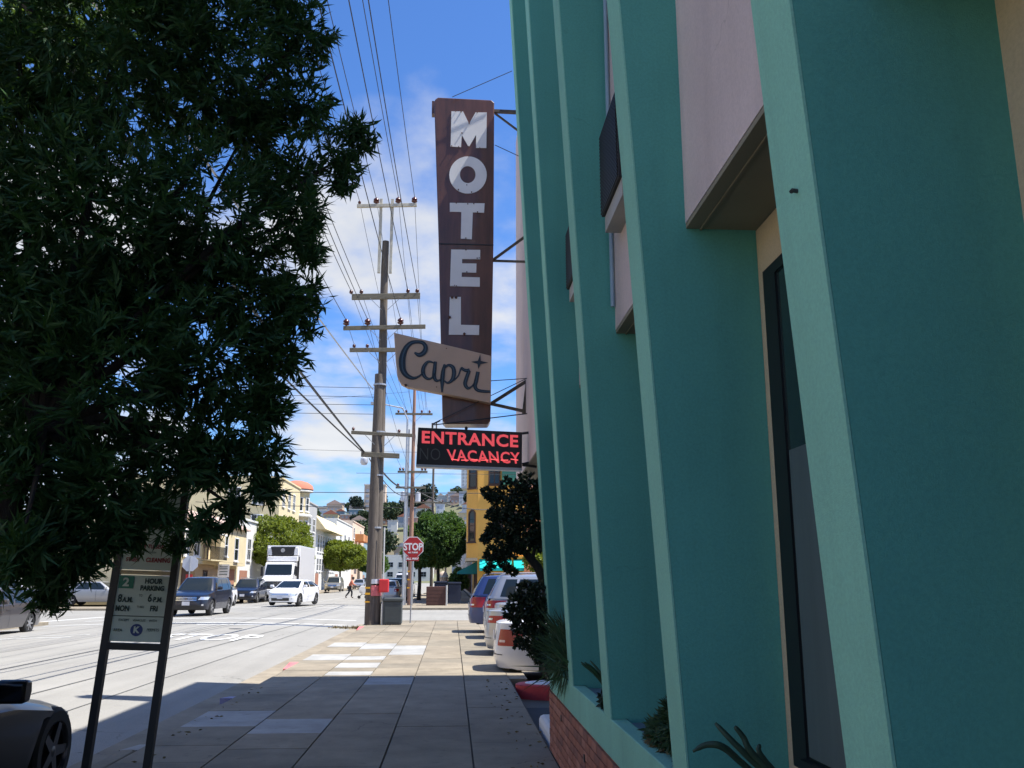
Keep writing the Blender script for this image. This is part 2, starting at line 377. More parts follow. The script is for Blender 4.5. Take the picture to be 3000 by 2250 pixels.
# ================================================================ GROUND AND STREET
def gz(x, y=0):
    """road height: crowned between the two kerbs"""
    t = (x + 9.2)/6.05
    return -0.12 + (0.14*(1-t*t) if abs(t) < 1 else 0.0)
struct(MB().box(-1500, 1500, -60, 3000, -1.0, -0.16).build('ground', MT['ground_dirt']))
g = MB()
xs = [-15.25+12.1*i/24 for i in range(25)]; ys = [-25+i*6 for i in range(60)]
g.grid([[(x, y, gz(x)) for x in xs] for y in ys])
g.grid([[(x, y, -0.12) for x in (-120, -60, -15.25)] for y in (36, 51.5)])
g.grid([[(x, y, -0.12) for x in (-3.15, 60, 120)] for y in (36, 51.5)])
road = struct(g.build('road', MT['asphalt'], smooth=True))
def strip(name, pts, w, m, dz=0.005, n=None):
    """a thin sheet laid along a line on the road, following its crown"""
    s = MB(); rows = []
    for i, (x, y) in enumerate(pts):
        a = Vector((*pts[max(i-1, 0)], 0)); b = Vector((*pts[min(i+1, len(pts)-1)], 0)); d = (b-a).normalized(); q = Vector((-d.y, d.x, 0))*w/2
        rows.append([(x-q.x, y-q.y, gz(x-q.x)+dz), (x, y, gz(x)+dz), (x+q.x, y+q.y, gz(x+q.x)+dz)])
    s.grid(rows); return struct(s.build(name, m, road))
def ln(x0, y0, x1, y1, n=12, wob=0.0):
    return [(x0+(x1-x0)*i/n+random.uniform(-wob, wob), y0+(y1-y0)*i/n+random.uniform(-wob, wob)) for i in range(n+1)]
strip('gutter_pan', ln(-3.33, -20, -3.33, 35.4, 30), 0.36, MT['concrete_tan'])
# painted lines
strip('stop_line', ln(-9.0, 33.1, -3.7, 33.1), 0.32, MT['road_paint'])
strip('crosswalk_line', ln(-14.8, 34.4, -3.9, 34.2), 0.28, MT['road_paint'])
strip('crosswalk_line', ln(-14.8, 38.2, -3.9, 37.9), 0.28, MT['road_paint'])
strip('crosswalk_line', ln(-15.0, 52.3, -3.4, 52.3), 0.28, MT['road_paint'])
strip('crosswalk_line', ln(-15.0, 55.6, -3.4, 55.6), 0.28, MT['road_paint'])
strip('stop_line', ln(-15.0, 57.0, -9.4, 57.0), 0.30, MT['road_paint_worn'])
strip('crosswalk_line', ln(-17.0, 36.6, -15.6, 44.0, 4), 0.25, MT['road_paint'])
strip('lane_line', ln(-9.2, 58, -9.2, 130, 20), 0.12, MT['road_paint_worn'])
# long tar joints and patches
for nm, p, w in (('tar_joint', ln(-6.15, 6, -5.55, 35, 24, .012), .035), ('tar_joint', ln(-8.1, 8, -7.6, 60, 24, .014), .035), ('tar_joint', ln(-9.9, 10, -9.5, 60, 24, .014), .02),
                 ('tar_joint', ln(-11.9, 14, -11.9, 60, 24, .014), .02), ('tar_joint', ln(-4.9, 8, -4.7, 35, 24, .012), .02)):
    strip(nm, p, w, MT['tar'], 0.007)
def lathe_flat(x, y, r, m, name):
    s = MB(); n = 20; vs = [(x+r*cos(2*pi*k/n), y+r*sin(2*pi*k/n), gz(x+r*cos(2*pi*k/n))+0.008) for k in range(n)]; s.poly(vs)
    return struct(s.build(name, m, road))
lathe_flat(-10.6, 30.2, 0.45, MT['asphalt_dark'], 'manhole_cover')
lathe_flat(-7.0, 30.4, 0.22, MT['asphalt_dark'], 'valve_cover')
def road_word(body, x, y, w, ln_, m, name):
    """painted word: letters stretched along the lane"""
    me_o = text_obj(name, body, 1.0, m, road, (0, 0, 0), (0, 0, 0), ext=0.0, bold=0.012)
    me = me_o.data; n = len(me.vertices); co = np.empty(n*3); me.vertices.foreach_get('co', co); co = co.reshape(-1, 3)
    mn, mxx = co.min(0), co.max(0); co[:, 0] = (co[:, 0]-mn[0])/(mxx[0]-mn[0])*w - w/2 + x; co[:, 1] = (co[:, 1]-mn[1])/(mxx[1]-mn[1])*ln_ + y
    co[:, 2] = [gz(a)+0.012 for a in co[:, 0]]
    me.vertices.foreach_set('co', co.ravel()); me.update(); return struct(me_o)
road_word('STOP', -6.75, 24.9, 2.7, 2.6, MT['road_paint'], 'road_marking')
strip('road_marking', ln(-12.9, 25.6, -10.6, 26.3, 6, .1), 0.35, MT['road_paint_worn'])
strip('road_marking', ln(-12.6, 27.0, -10.4, 27.3, 6, .1), 0.25, MT['road_paint_worn'])

# --- near pavement: slabs between X -3 and the building line
side = struct(MB().box(-3.0, 0.97, -20, 36, -0.16, -0.022).build('pavement', MT['concrete_joint']))
cols = [(-2.985, -2.15), (-2.15, -1.36), (-1.36, -0.60), (-0.60, 0.21), (0.21, 0.955)]
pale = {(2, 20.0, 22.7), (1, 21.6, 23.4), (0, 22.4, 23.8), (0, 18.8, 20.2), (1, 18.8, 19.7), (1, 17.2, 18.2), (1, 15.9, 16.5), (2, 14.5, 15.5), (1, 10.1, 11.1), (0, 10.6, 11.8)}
slabm = {}
for ci, (xa, xb) in enumerate(cols):
    y = 0.6 + [0, .1, .0, .25, .15][ci]
    cuts = []
    mine = sorted([(a, b) for c, a, b in pale if c == ci])
    while y < 35.7:
        step = (1.55 if ci >= 2 and y < 14 else 0.82) * (1 if random.random() < .8 else 1.6)
        nx = [p for p in mine if y < p[0] < y+step+0.35 or abs(p[0]-y) < .02]
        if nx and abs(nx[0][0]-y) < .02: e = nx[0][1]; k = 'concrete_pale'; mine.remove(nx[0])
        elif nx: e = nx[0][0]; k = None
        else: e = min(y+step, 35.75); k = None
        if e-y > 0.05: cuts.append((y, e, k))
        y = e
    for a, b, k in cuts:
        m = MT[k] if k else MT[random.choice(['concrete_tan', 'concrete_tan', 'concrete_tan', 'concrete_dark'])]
        gx, gy = 0.009, 0.0035
        h = random.uniform(-0.002, 0.002)
        o = MB().box(xa+gx, xb-gx, a+gy, b-gy, -0.06, h).build('paving_slab', m, side)
# corner landing of the pavement and the driveway apron's edge
# kerb in lengths: red-painted ends where a dropped kerb begins
kerb = struct(MB().box(-3.15, -3.004, -20, 9.3, -0.16, -0.004).build('kerb', MT['concrete_tan'], bevel=0.015))
kb = [(9.9, 13.1, -0.085), (13.7, 17.8, -0.10), (18.5, 31.0, -0.10)]
for a, b, z in kb: struct(MB().box(-3.15, -3.004, a, b, -0.16, z).build('dropped_kerb', MT['concrete_tan'], kerb))
for a, b, m in ((9.3, 9.9, 'concrete_pale'), (13.1, 13.7, 'red_faded_shade'), (17.8, 18.5, 'red_faded'), (31.0, 31.9, 'red_faded')):
    s = MB(); s.poly([(-3.17, a, -0.16), (-3.17, b, -0.16), (-3.17, b, -0.01 if b > 14 else -0.06), (-3.17, a, -0.07 if b > 14 else -0.01)], (0.24, 0, 0)); s.build('kerb_end', MT[m], kerb)
struct(MB().box(-3.15, -3.004, 31.9, 36.0, -0.16, -0.004).build('kerb', MT['concrete_tan'], bevel=0.015))
struct(MB().box(-3.0, 60, 36.004, 36.15, -0.16, -0.004).build('kerb', MT['concrete_tan'], bevel=0.015))
# driveway and car park east of the pavement
cpz = ((9.05, -.13), (13, -.16), (16.3, -.20), (19.5, -.14), (23, -.09), (27, -.02), (36, -.012))
g = MB(); g.grid([[(x, y, z) for x in (.975, 1.6, 24)] for y, z in cpz]); struct(g.build('car_park', MT['asphalt_dark']))
struct(MB().box(0.957, 1.25, 15.2, 35.99, -0.25, -0.004).build('car_park_apron', MT['concrete_tan']))
# left near pavement, far pavements
for (x0, x1, y0, y1, nm) in ((-18.6, -15.4, -20, 36, 'pavement'), (-60, -18.6, 33, 36, 'pavement'), (-120, -15.4, 51.65, 55.0, 'pavement'), (-18.7, -15.4, 55.0, 260, 'pavement'),
                         (-3.0, 1.5, 51.65, 260, 'pavement'), (1.5, 80, 51.65, 55, 'pavement')):
    p = struct(MB().box(x0, x1, y0, y1, -0.16, -0.003).build(nm, MT['concrete_tan']))
struct(MB().box(-15.4, -15.25, -20, 35.9, -0.16, 0).build('kerb', MT['concrete_tan'], bevel=.015))
struct(MB().box(-15.4, -15.25, 51.8, 260, -0.16, 0).build('kerb', MT['concrete_tan'], bevel=.015))
struct(MB().box(-3.15, -3.0, 51.8, 260, -0.16, 0).build('kerb', MT['concrete_tan'], bevel=.015))
struct(MB().box(-120, -15.4, 51.5, 51.648, -0.16, 0).build('kerb', MT['concrete_tan'], bevel=.015))
struct(MB().box(-3.15, 80, 51.5, 51.648, -0.16, 0).build('kerb', MT['concrete_tan'], bevel=.015))
# far right pavement slabs joints: a few recessed lines
for k in range(20):
    struct(MB().box(-2.98, 1.5, 56+k*3.2, 56.04+k*3.2, -0.02, 0.0005).build('pavement_joint', MT['concrete_joint']))
ki = MB().lathe([(1.0, -.16), (1.0, .035), (.97, .05), (.86, .052)], n=40).build('kerb_island', MT['red_paint'], smooth=50); ki.location = (2.02, 14.1, 0); ki.scale = (1.04, .46, 1)
tag(ki, 'red painted low rounded kerb island beside the driveway with a grey top', 'kerb island')
MB().lathe([(.87, .045), (.86, .058), (.80, .062)], n=40).build('island_top', MT['white_paint'], ki)
tag(MB().box(1.0, 1.2, 9.2, 10.6, -0.15, 0.10).build('parking_kerb', MT['white_paint'], bevel=.05), 'white painted kerb beside the brick planter wall at the driveway', 'kerb')

# ================================================================ THE MOTEL
def Xf(z): return 0.962 - 0.0543*(z-0.78)
motel = thing('motel_building', 'turquoise motel with outward leaning fins over pink upper walls and brick planter base', 'building', (0, 0, 0))
ROOF, END = 9.4, 14.9
m = MB()
m.box(1.05, 9.0, -14, END, 3.2, ROOF)
# soffit underside piece and pink upper wall
m.build('upper_wall', MT['pink_wall'], motel)
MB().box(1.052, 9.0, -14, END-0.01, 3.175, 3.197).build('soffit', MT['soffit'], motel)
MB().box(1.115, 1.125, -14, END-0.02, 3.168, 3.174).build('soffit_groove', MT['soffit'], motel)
m = MB(); m.box(1.38, 9.0, 2.04, 8.95, 0.0, 3.172); m.build('ground_floor_wall', MT['cream_wall'], motel)
MB().box(1.44, 9.0, -14, 2.038, 0.0, 3.172).build('ground_floor_wall', MT['cream_wall'], motel)
MB().box(6.0, 9.0, 9.0, END, -0.1, 3.09).build('car_port_wall', MT['cream_wall'], motel)
MB().box(1.07, 9.0, 9.2, END-0.02, ROOF, ROOF+0.25).build('roof', MT['pink_wall'], motel)
MB().box(1.07, 9.0, -14, 8.9, ROOF, 11.8).build('upper_wall', MT['pink_wall'], motel)  # unseen extra height above the frame, added to keep sun off the near tree
# planter front band, shelf and soil
MB().box(0.962, 1.06, -2, 9.02, 0.55, 0.775).build('planter_band', MT['teal_lit'], motel, bevel=.006)
MB().box(1.06, 1.385, -2, 9.0, 0.45, 0.755).build('planter_shelf', MT['shelf_concrete'], motel)
for a, b in ((5.9, 7.25), (4.1, 5.5), (2.35, 3.7), (7.6, 8.75)):
    MB().box(1.24, 1.372, a, b, 0.75, 0.775).build('planter_soil', MT['soil'], motel)
# fins
fins = [2.03, 3.78, 5.575, 7.29, 8.79]
for k, y in enumerate([-1.5, 0.3] + fins):
    s = MB(); top = 10.4
    xb = 1.379 if y > 2.5 else 1.44
    # front strip and blade as one slab whose front edge leans out
    z0 = 0.777
    o_ = .04 if abs(y-2.03) < .1 else .005
    t = 0.25
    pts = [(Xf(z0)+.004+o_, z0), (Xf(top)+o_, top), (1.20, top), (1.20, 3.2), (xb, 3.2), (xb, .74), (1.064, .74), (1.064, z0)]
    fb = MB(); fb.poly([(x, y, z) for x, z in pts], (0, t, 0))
    f = fb.build('fin', MT['teal_shaded'], motel)
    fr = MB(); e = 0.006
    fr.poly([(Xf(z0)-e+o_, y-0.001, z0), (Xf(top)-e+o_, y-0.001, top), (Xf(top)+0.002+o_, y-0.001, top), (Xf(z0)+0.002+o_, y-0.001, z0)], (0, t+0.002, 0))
    fr.build('fin_front', MT['teal_lit'], f)
# brick base wall: running bond, each brick laid on its own
MB().box(0.975, 1.37, -2, 9.0, -0.1, 0.548).build('base_wall', MT['mortar'], motel)
bme = {}
for c in 'abc': bme[c] = MB().box(-0.012, 0.02, -0.0, 0.194, 0, 0.0575).mesh('brick', MT['brick_'+c])
for row in range(8):
    y = 4.2 + (0.1 if row % 2 else 0)
    z = 0.008 + row*0.0675
    while y < 8.99:
        o = link('brick', bme[random.choice('aaabbc')], motel, (0.967+random.uniform(-.0015, .0015), y, z))
        if y+0.194 > 9.0: o.scale = (1, (9.0-y)/0.194, 1)
        y += 0.203
for y, z in ((8.02, .40), (6.65, .33), (6.1, .22)):
    MB().box(0.948, 0.956, y, y+.035, z, z+.05).build('weep_hole', MT['trim_black'], motel)
# ground floor windows between the fins
def bay_window(ya, yb, z0, z1):
    w = MB(); X = 1.378 if ya > 2 else 1.438; d = 0.022; fw = 0.05
    w.box(X-d, X, ya, ya+fw, z0, z1); w.box(X-d, X, yb-fw-0.09, yb, z0, z1); w.box(X-d, X, ya+fw, yb-fw-.09, z1-fw, z1); w.box(X-d-.03, X, ya+fw, yb-fw-.09, z0, z0+fw)
    f = w.build('window', MT['dark_frame'], motel)
    MB().box(X-0.012, X-0.006, ya+fw, yb-fw-.09, z0+fw, z1-fw).build('pane', MT['glass_dark'], f)
    MB().box(X-0.018, X-0.014, ya+fw, yb-fw-.11, z0+fw+.01, z0+0.60*(z1-z0)).build('blind', MT['blind'], f)
    return f
for ya, yb in ((2.30, 3.665), (4.1, 5.5), (5.9, 7.2), (7.6, 8.7), (0.6, 1.86)): bay_window(ya, yb, 0.88, 2.93)
# air conditioners on the upper wall
def ac_unit(y0, y1, z0, z1, label):
    t = thing('air_conditioner', label, 'air conditioner', (1.05, (y0+y1)/2, z0), group='air conditioners on the upper wall')
    h = z1-z0; w = (y1-y0)/2
    MB().box(-0.12, 0.10, -w, w, 0.02, h).build('case', MT['ac_metal'], t, bevel=.004)
    MB().box(-0.10, 0.10, -w+.01, w-.01, -0.09, 0.018).build('drip_tray', MT['ac_case'], t)
    sl = MB()
    n = int(h/0.024)
    for i in range(n): sl.box(-0.128, -0.115, -w+.01, w-.01, 0.03+i*0.024, 0.04+i*0.024)
    o = sl.build('louvre_slats', MT['trim_black'], t); o['kind'] = 'stuff'
    return t
ac_unit(4.72, 5.32, 3.86, 4.42, 'black louvred air conditioner in the second gap from the near fin')
ac_unit(6.55, 7.10, 3.96, 4.45, 'black louvred air conditioner glimpsed in the third gap between fins')
MB().tube([(1.03, 5.545, 3.35), (1.03, 5.545, 9.0)], 0.014, 8).build('conduit', MT['pipe_blue'], motel)
# small hook and screw on the near fin
MB().tube([(0.91, 2.13, 2.60), (0.882, 2.13, 2.603), (0.878, 2.125, 2.597)], 0.006, 6).build('hook', MT['iron'], motel)
# carport column at the back
for y in (9.6, 14.2): MB().box(5.2, 5.5, y, y+.3, -0.1, 3.1).build('column', MT['teal_lit'], motel)
# ================================================================ SIGNS ON THE MOTEL
# blade sign; face stands at Y 12.7, seen front on
ms = thing('blade_sign', 'tall tapering brown enamel sign with white letters MOTEL hung off the motel wall', 'sign', (0.2, 12.7, 3.82))
def rel(pts, o=(0.2, 12.7, 3.82)): return [(p[0]-o[0], p[1]-o[1], p[2]-o[2]) for p in pts]
def P(px, py, Y):
    """point of the photographed street at distance Y seen at pixel px, py: used once to read off measurements"""
    th, ps, f = PITCH, YAW, 2600.0
    F = Vector((sin(ps)*cos(th), cos(ps)*cos(th), sin(th))); R = Vector((cos(ps), -sin(ps), 0)); U = R.cross(F)
    d = F + R*((px-1500)/f) + U*((1125-py)/f)
    return Vector((0, 0, 1.6)) + d*(Y/d.y)
YS = 12.7
def c4(x, y): return P(1100+x*.3918, 200+y*.3918, YS)
def c5(x, y, Y=YS): return P(1100+x*.3315, 850+y*.3315, Y)
out_ = [(1275, 291), (1283, 285), (1440, 293), (1448, 300), (1446, 700), (1437, 1232), (1430, 1242), (1305, 1242), (1296, 1232), (1285, 715), (1272, 300)]
pts = [P(x, y, YS) for x, y in out_]
s = MB(); s.poly(rel([(p.x, YS, p.z) for p in pts]), (0, 0.36, 0)); body = s.build('cabinet', MT['sign_brown'], ms, bevel=.012)
a, b = P(1285, 714, YS-.004), P(1446, 718, YS-.004)
MB().box(a.x-.2, b.x-.2, -.008, .0, a.z-3.82-.008, a.z-3.82+.008).build('seam', MT['trim_black'], ms)
LET = {
 'M': [(568,325),(655,325),(700,418),(748,333),(832,333),(829,598),(752,598),(752,500),(698,592),(645,500),(640,592),(562,588)],
 'T': [(556,1008),(816,1012),(812,1082),(728,1079),(720,1280),(638,1276),(642,1076),(556,1074)],
 'E': [(566,1357),(783,1360),(783,1430),(648,1428),(647,1460),(755,1462),(753,1530),(646,1528),(644,1562),(780,1565),(780,1635),(557,1630)]}
Lc5 = [(657,62),(755,62),(755,308),(917,312),(915,398),(648,395)]
for k, p in LET.items():
    q = [c4(x, y) for x, y in p]
    MB().poly(rel([(v.x, YS-.012, v.z) for v in q]), (0, .010, 0)).build('letter', MT['sign_white'], ms)['label'] = 'white letter ' + k
q = [c5(x, y) for x, y in Lc5]; MB().poly(rel([(v.x, YS-.012, v.z) for v in q]), (0, .010, 0)).build('letter', MT['sign_white'], ms)['label'] = 'white letter L'
s = MB(); n = 40; ro = [c4(692+140*cos(2*pi*k/n), 800+139*sin(2*pi*k/n)) for k in range(n)]; ri = [c4(690+58*cos(2*pi*k/n), 797+64*sin(2*pi*k/n)) for k in range(n)]
V = rel([(v.x, YS-.012, v.z) for v in ro] + [(v.x, YS-.012, v.z) for v in ri] + [(v.x, YS-.002, v.z) for v in ro] + [(v.x, YS-.002, v.z) for v in ri])
F_ = []
for k in range(n):
    j = (k+1) % n; F_ += [(k, j, n+j, n+k), (k, 2*n+k, 2*n+j, j), (n+k, n+j, 3*n+j, 3*n+k)]
s.add(V, F_); s.build('letter', MT['sign_white'], ms)['label'] = 'white letter O'
# tube stubs and rust chips round the letters
for i, (x, y) in enumerate([(600,328),(640,330),(570,585),(622,590),(700,414),(697,590),(780,597),(760,336),(646,488),(697,662),(683,876),(620,912),(718,930),(690,1018),(735,1016),(604,1010),(763,1078),(676,1274),(676,1360),(760,1424),(683,1526),(592,1626),(606,1630),(775,1420)]):
    v = c4(x, y); r = random.uniform(.005, .011)
    MB().lathe([(r, -.030), (r, -.013)], (v.x-.2, 0, v.z-3.82), 'Y', 8).build('tube_socket', MT['sign_rust'], ms)
for x, y in [(677, 68), (712, 68), (655, 243), (785, 390)]:
    v = c5(x, y); MB().lathe([(.02, -.030), (.02, -.013)], (v.x-.2, 0, v.z-3.82), 'Y', 8).build('tube_socket', MT['sign_rust'], ms)
MB().cbox(tuple(a-b for a, b in zip(P(1270, 320, 12.88), (0.2, 12.7, 3.82))), (.05, .12, .22)).build('hinge_box', MT['sign_brown'], ms)
# Capri panel in front of the cabinet
YC = 12.55
cp = [(163,375),(600,478),(1022,580),(1022,790),(1018,997),(590,912),(280,855),(225,825),(195,770),(180,640)]
q = [c5(x, y, YC) for x, y in cp]
panel = MB().poly(rel([(v.x, YC, v.z) for v in q]), (0, 0.148, 0)).build('name_panel', MT['capri_tan'], ms, bevel=.006)
def stroke(pts, wscale=1.0, y=YC-.008, m='capri_navy', th=.007, parent=panel, nm='script_letter'):
    """a pen stroke of changing width, smoothed through its points"""
    P3 = [(c5(x, yy, YC), w*.3315*12.55/2600*1.03*wscale) for x, yy, w in pts]
    n = len(P3); C = []
    for i in range(n-1):
        p0, p1, p2, p3 = (P3[max(i-1, 0)], P3[i], P3[i+1], P3[min(i+2, n-1)])
        for t in np.linspace(0, 1, 7, endpoint=(i == n-2)):
            def cr(a, b, c, d): return 0.5*((2*b)+(-a+c)*t+(2*a-5*b+4*c-d)*t*t+(-a+3*b-3*c+d)*t**3)
            C.append((cr(p0[0].x, p1[0].x, p2[0].x, p3[0].x), cr(p0[0].z, p1[0].z, p2[0].z, p3[0].z), max(.003, cr(p0[1], p1[1], p2[1], p3[1]))))
    s = MB(); rows = []
    for i, (x, z, w) in enumerate(C):
        a = C[max(i-1, 0)]; b = C[min(i+1, len(C)-1)]; dx, dz = b[0]-a[0], b[1]-a[1]; l = sqrt(dx*dx+dz*dz)+1e-9; nx, nz = -dz/l*w/2, dx/l*w/2
        rows.append(rel([(x+nx, y+th, z+nz), (x+nx, y, z+nz), (x-nx, y, z-nz), (x-nx, y+th, z-nz)]))
    s.grid(rows)
    return s.build(nm, MT[m], parent)
STK = dict(
 C=[(345,552,14),(385,574,34),(428,552,38),(444,510,36),(425,472,30),(380,458,26),(320,466,32),(275,505,40),(245,570,48),(235,640,52),(245,710,46),(280,757,38),(330,778,26),(380,765,16),(425,728,12)],
 a=[(518,645,10),(470,632,18),(432,668,28),(420,720,32),(440,770,26),(480,785,18),(515,755,12),(530,700,10)],
 a2=[(530,632,24),(522,700,30),(518,760,30),(535,798,24),(568,796,14),(592,768,10)],
 p=[(612,655,16),(598,720,32),(590,800,32),(588,902,12)],
 p2=[(600,705,10),(640,665,20),(682,682,30),(694,732,34),(680,790,30),(640,820,18),(606,800,10)],
 r=[(690,800,12),(730,760,10),(758,690,14),(775,702,22),(805,712,26),(832,704,24)],
 r2=[(828,712,28),(804,780,30),(792,830,30),(815,866,24),(852,850,12),(888,800,10)],
 i=[(906,722,28),(890,800,32),(880,850,30),(902,884,26),(960,896,24),(1016,897,20)])
for k, pts in STK.items():
    o = stroke(pts, 1.12)
    stroke([(x, y, w*.24) for x, y, w in pts], y=YC-.013, m='capri_line', th=.004, parent=panel, nm='script_line')
st = [(926,568),(930,626),(996,642),(930,655),(909,697),(902,652),(847,634),(905,625)]
q = [c5(x, y, YC) for x, y in st]; MB().poly(rel([(v.x, YC-.009, v.z) for v in q]), (0, .008, 0)).build('star', MT['capri_navy'], panel)
for x, y in ((268, 843), (627, 517), (540, 858)):
    v = c5(x, y, YC); MB().lathe([(.022 if x < 300 else .008, -.02), (.006, 0.0)], (v.x-.2, YC-12.7, v.z-3.82), 'Y', 8).build('bolt', MT['sign_rust'], panel)
# brackets holding the sign to the wall
Yb = 12.88; WX = 1.05
def q3(px, py, Y=Yb): return P(px, py, Y)
for (a, b, r) in (((1446, 326), (1535, 330), .035), ((1450, 332), (1530, 392), .02), ((1444, 762), (1543, 690), .028), ((1444, 764), (1543, 767), .022),
                  ((1438, 1183), (1550, 1112), .035), ((1438, 1183), (1550, 1208), .03), ((1546, 1110), (1546, 1212), .035), ((1430, 1185), (1445, 1181), .03)):
    pa, pb = q3(*a), q3(*b)
    if pb.x > WX-.02: pb = pa + (pb-pa)*((WX+.02-pa.x)/(pb.x-pa.x)) if abs(pb.x-pa.x) > .05 else Vector((WX-.03, pb.y, pb.z))
    if abs(pb.x-pa.x) < .05: pa.x = WX-.03
    MB().tube([pa-Vector((.2, 12.7, 3.82)), pb-Vector((.2, 12.7, 3.82))], r, 4).build('bracket', MT['steel_bracket'], ms)
# guy wires of the sign
for a, b, r in (((1325, 284), (1500, 208), .006), ((1450, 425), (1530, 462), .006), ((1266, 1242), (1540, 1110), .006), ((1190, 1132), (1555, 1108), .006), ((1270, 1245), (1600, 1205), .008)):
    pa, pb = P(*a, 12.62), P(*b, 12.62)
    t_ = tag(MB().tube([pa, pb], r, 5).build('guy_wire', MT['wire']), 'x', 'wire', 'guy wires of the motel sign')
    t_['label'] = {208: 'thin wire running up from the top of the MOTEL sign', 462: 'thin wire between the MOTEL sign and the fins beside letter M', 1110: 'wire slanting across the foot of the MOTEL sign',
                   1108: 'nearly level wire across the lower edge of the cream name panel', 1205: 'dark twisted cable from the entrance sign to the turquoise fin'}[b[1]]

# entrance and vacancy neon sign
YE = 12.35
eo = (0.2, YE, 3.2)
es = thing('neon_sign', 'black box sign with red neon letters ENTRANCE and VACANCY under the tall sign', 'sign', eo)
def re(p): return tuple(p[i]-eo[i] for i in range(3))
q = [P(1225, 1252, YE), P(1530, 1266, YE), P(1529, 1371, YE), P(1219, 1360, YE)]
MB().poly([re((v.x, YE, v.z)) for v in q], (0, .16, 0)).build('box', MT['sign_black'], es, bevel=.006)
a, b = q[3], q[2]
MB().poly([re((a.x, YE-.004, a.z)), re((b.x, YE-.004, b.z)), re((b.x, YE-.004, b.z-.035)), re((a.x, YE-.004, a.z-.035))], (0, .17, 0)).build('bottom_trim', MT['galv'], es)
tilt = math.atan2(q[1].z-q[0].z, q[1].x-q[0].x)
def neon_word(body, px0, px1, py0, py1, shear, m, tube=True, bold=.035):
    a, b = P(px0, (py0+py1)/2, YE), P(px1, (py0+py1)/2+ (px1-px0)*.045, YE); top, bot = P(px0, py0, YE), P(px0, py1, YE)
    o = text_obj('letters', body, 1.0, MT[m], es, (0, 0, 0), (0, 0, 0), ext=.0, bold=bold, shear=shear, spacing=1.08)
    me = o.data; n = len(me.vertices); co = np.empty(n*3); me.vertices.foreach_get('co', co); co = co.reshape(-1, 3); mn, mxx = co.min(0), co.max(0)
    u = (co[:, 0]-mn[0])/(mxx[0]-mn[0]); v = (co[:, 1]-mn[1])/(mxx[1]-mn[1])
    x = a.x+(b.x-a.x)*u; z = bot.z+(top.z-bot.z)*v + (b.z-a.z)*u
    co2 = np.stack([x-eo[0], np.full(n, -.012), z-eo[2]], 1); me.vertices.foreach_set('co', co2.ravel()); me.update()
    return o
neon_word('ENTRANCE', 1236, 1518, 1262, 1299, 0, 'neon_red', bold=.03)
neon_word('VACANCY', 1308, 1522, 1316, 1350, -0.12, 'neon_red', bold=.018)
neon_word('NO', 1230, 1290, 1312, 1346, 0, 'neon_off', bold=-.012)
v = MB()
for k in range(7):
    x0 = 1322+k*29; a = P(x0, 1345+(k % 2)*3, YE-.03); b = P(x0+22, 1348, YE-.03); v.tube([re(a), re(b)], .006, 5)
v.build('tube_glass', MT['neon_tube'], es)
MB().lathe([(.022, -.03), (.022, .03)], re(P(1366, 1255, YE+.05)), 'Y', 12).build('hanging_ring', MT['trim_black'], es)
for pth, r in (([(1530, 1270), (1545, 1268), (1566, 1268), (1570, 1290), (1572, 1340), (1565, 1352), (1530, 1360)], .018), ([(1268, 1253), (1268, 1243), (1290, 1232)], .01), ([(1530, 1362), (1572, 1368)], .02)):
    MB().tube([re(P(*p, YE+.06)) for p in pth], r, 6).build('hanger', MT['trim_black'], es)

# ================================================================ PARKING SIGN ON TWO POSTS
YP = 7.0
pk = thing('parking_sign', 'leaning dark two-post parking sign, 2 HOUR PARKING panel, half under the tree', 'sign', (-2.4, YP, 0))
o0 = Vector((-2.4, YP, 0))
lean = -0.062      # posts lean: X grows with height
def LP(u, z, dy=0): return Vector((u - lean*(z-1.2) , dy, z))   # u: sideways place at height 1.2
uL, uR = -0.13-.02, 0.275+.005
for u in (uL, uR):
    pm = MB(); pm.box(-.026, .026, -.02, .035, 0, 2.75, tf=lambda p, u=u: Vector((p.x + LP(u, p.z).x, p.y, p.z))); pm.build('post', MT['post_dark'], pk)
MB().box(uL-.02, uR+.02, -.018, .03, 1.085, 1.135, tf=lambda p: Vector((p.x - lean*(p.z-1.2), p.y, p.z-(p.x)*.035))).build('cross_rail', MT['post_dark'], pk)
def panel_(z0, z1, m, y=-.008, th=.006, u0=uL+.028, u1=uR-.028, nm='panel', par=None):
    s = MB(); s.poly([LP(u0, z0, y)+Vector((0, 0, -u0*.035)), LP(u1, z0, y)+Vector((0, 0, -u1*.035)), LP(u1, z1, y)+Vector((0, 0, -u1*.035)), LP(u0, z1, y)+Vector((0, 0, -u0*.035))], (0, th, 0)); return s.build(nm, MT[m], par or pk)
p1 = panel_(1.145, 1.625, 'panel_white'); p1['label'] = 'pale lower panel with green 2 hour parking text'
p2 = panel_(1.665, 2.25, 'panel_white'); p2['label'] = 'pale upper panel with red street cleaning text'
panel_(1.630, 1.660, 'cream_wall', nm='spacer')
panel_(1.527, 1.617, 'panel_green', y=-.012, th=.003, u0=uL+.036, u1=uL+.145, nm='number_patch', par=p1)
def ptext(body, u, z, size, m, xs=1.0, par=p1, bold=.0, y=-.013, align='CENTER'):
    o = text_obj('lettering', body, size, MT[m], par, (0, 0, 0), (0, 0, 0), ext=.0005, bold=bold)
    me = o.data; n = len(me.vertices); co = np.empty(n*3); me.vertices.foreach_get('co', co); co = co.reshape(-1, 3)
    x = u + co[:, 0]*xs; zz = z + co[:, 1] - .035*x; X = x - lean*(zz-1.2)
    me.vertices.foreach_set('co', np.stack([X, y + co[:, 2], zz], 1).ravel()); me.update(); return o
um = (uL+uR)/2
ptext('2', uL+.09, 1.570, .085, 'panel_white', 1.1, bold=.003, y=-.016)
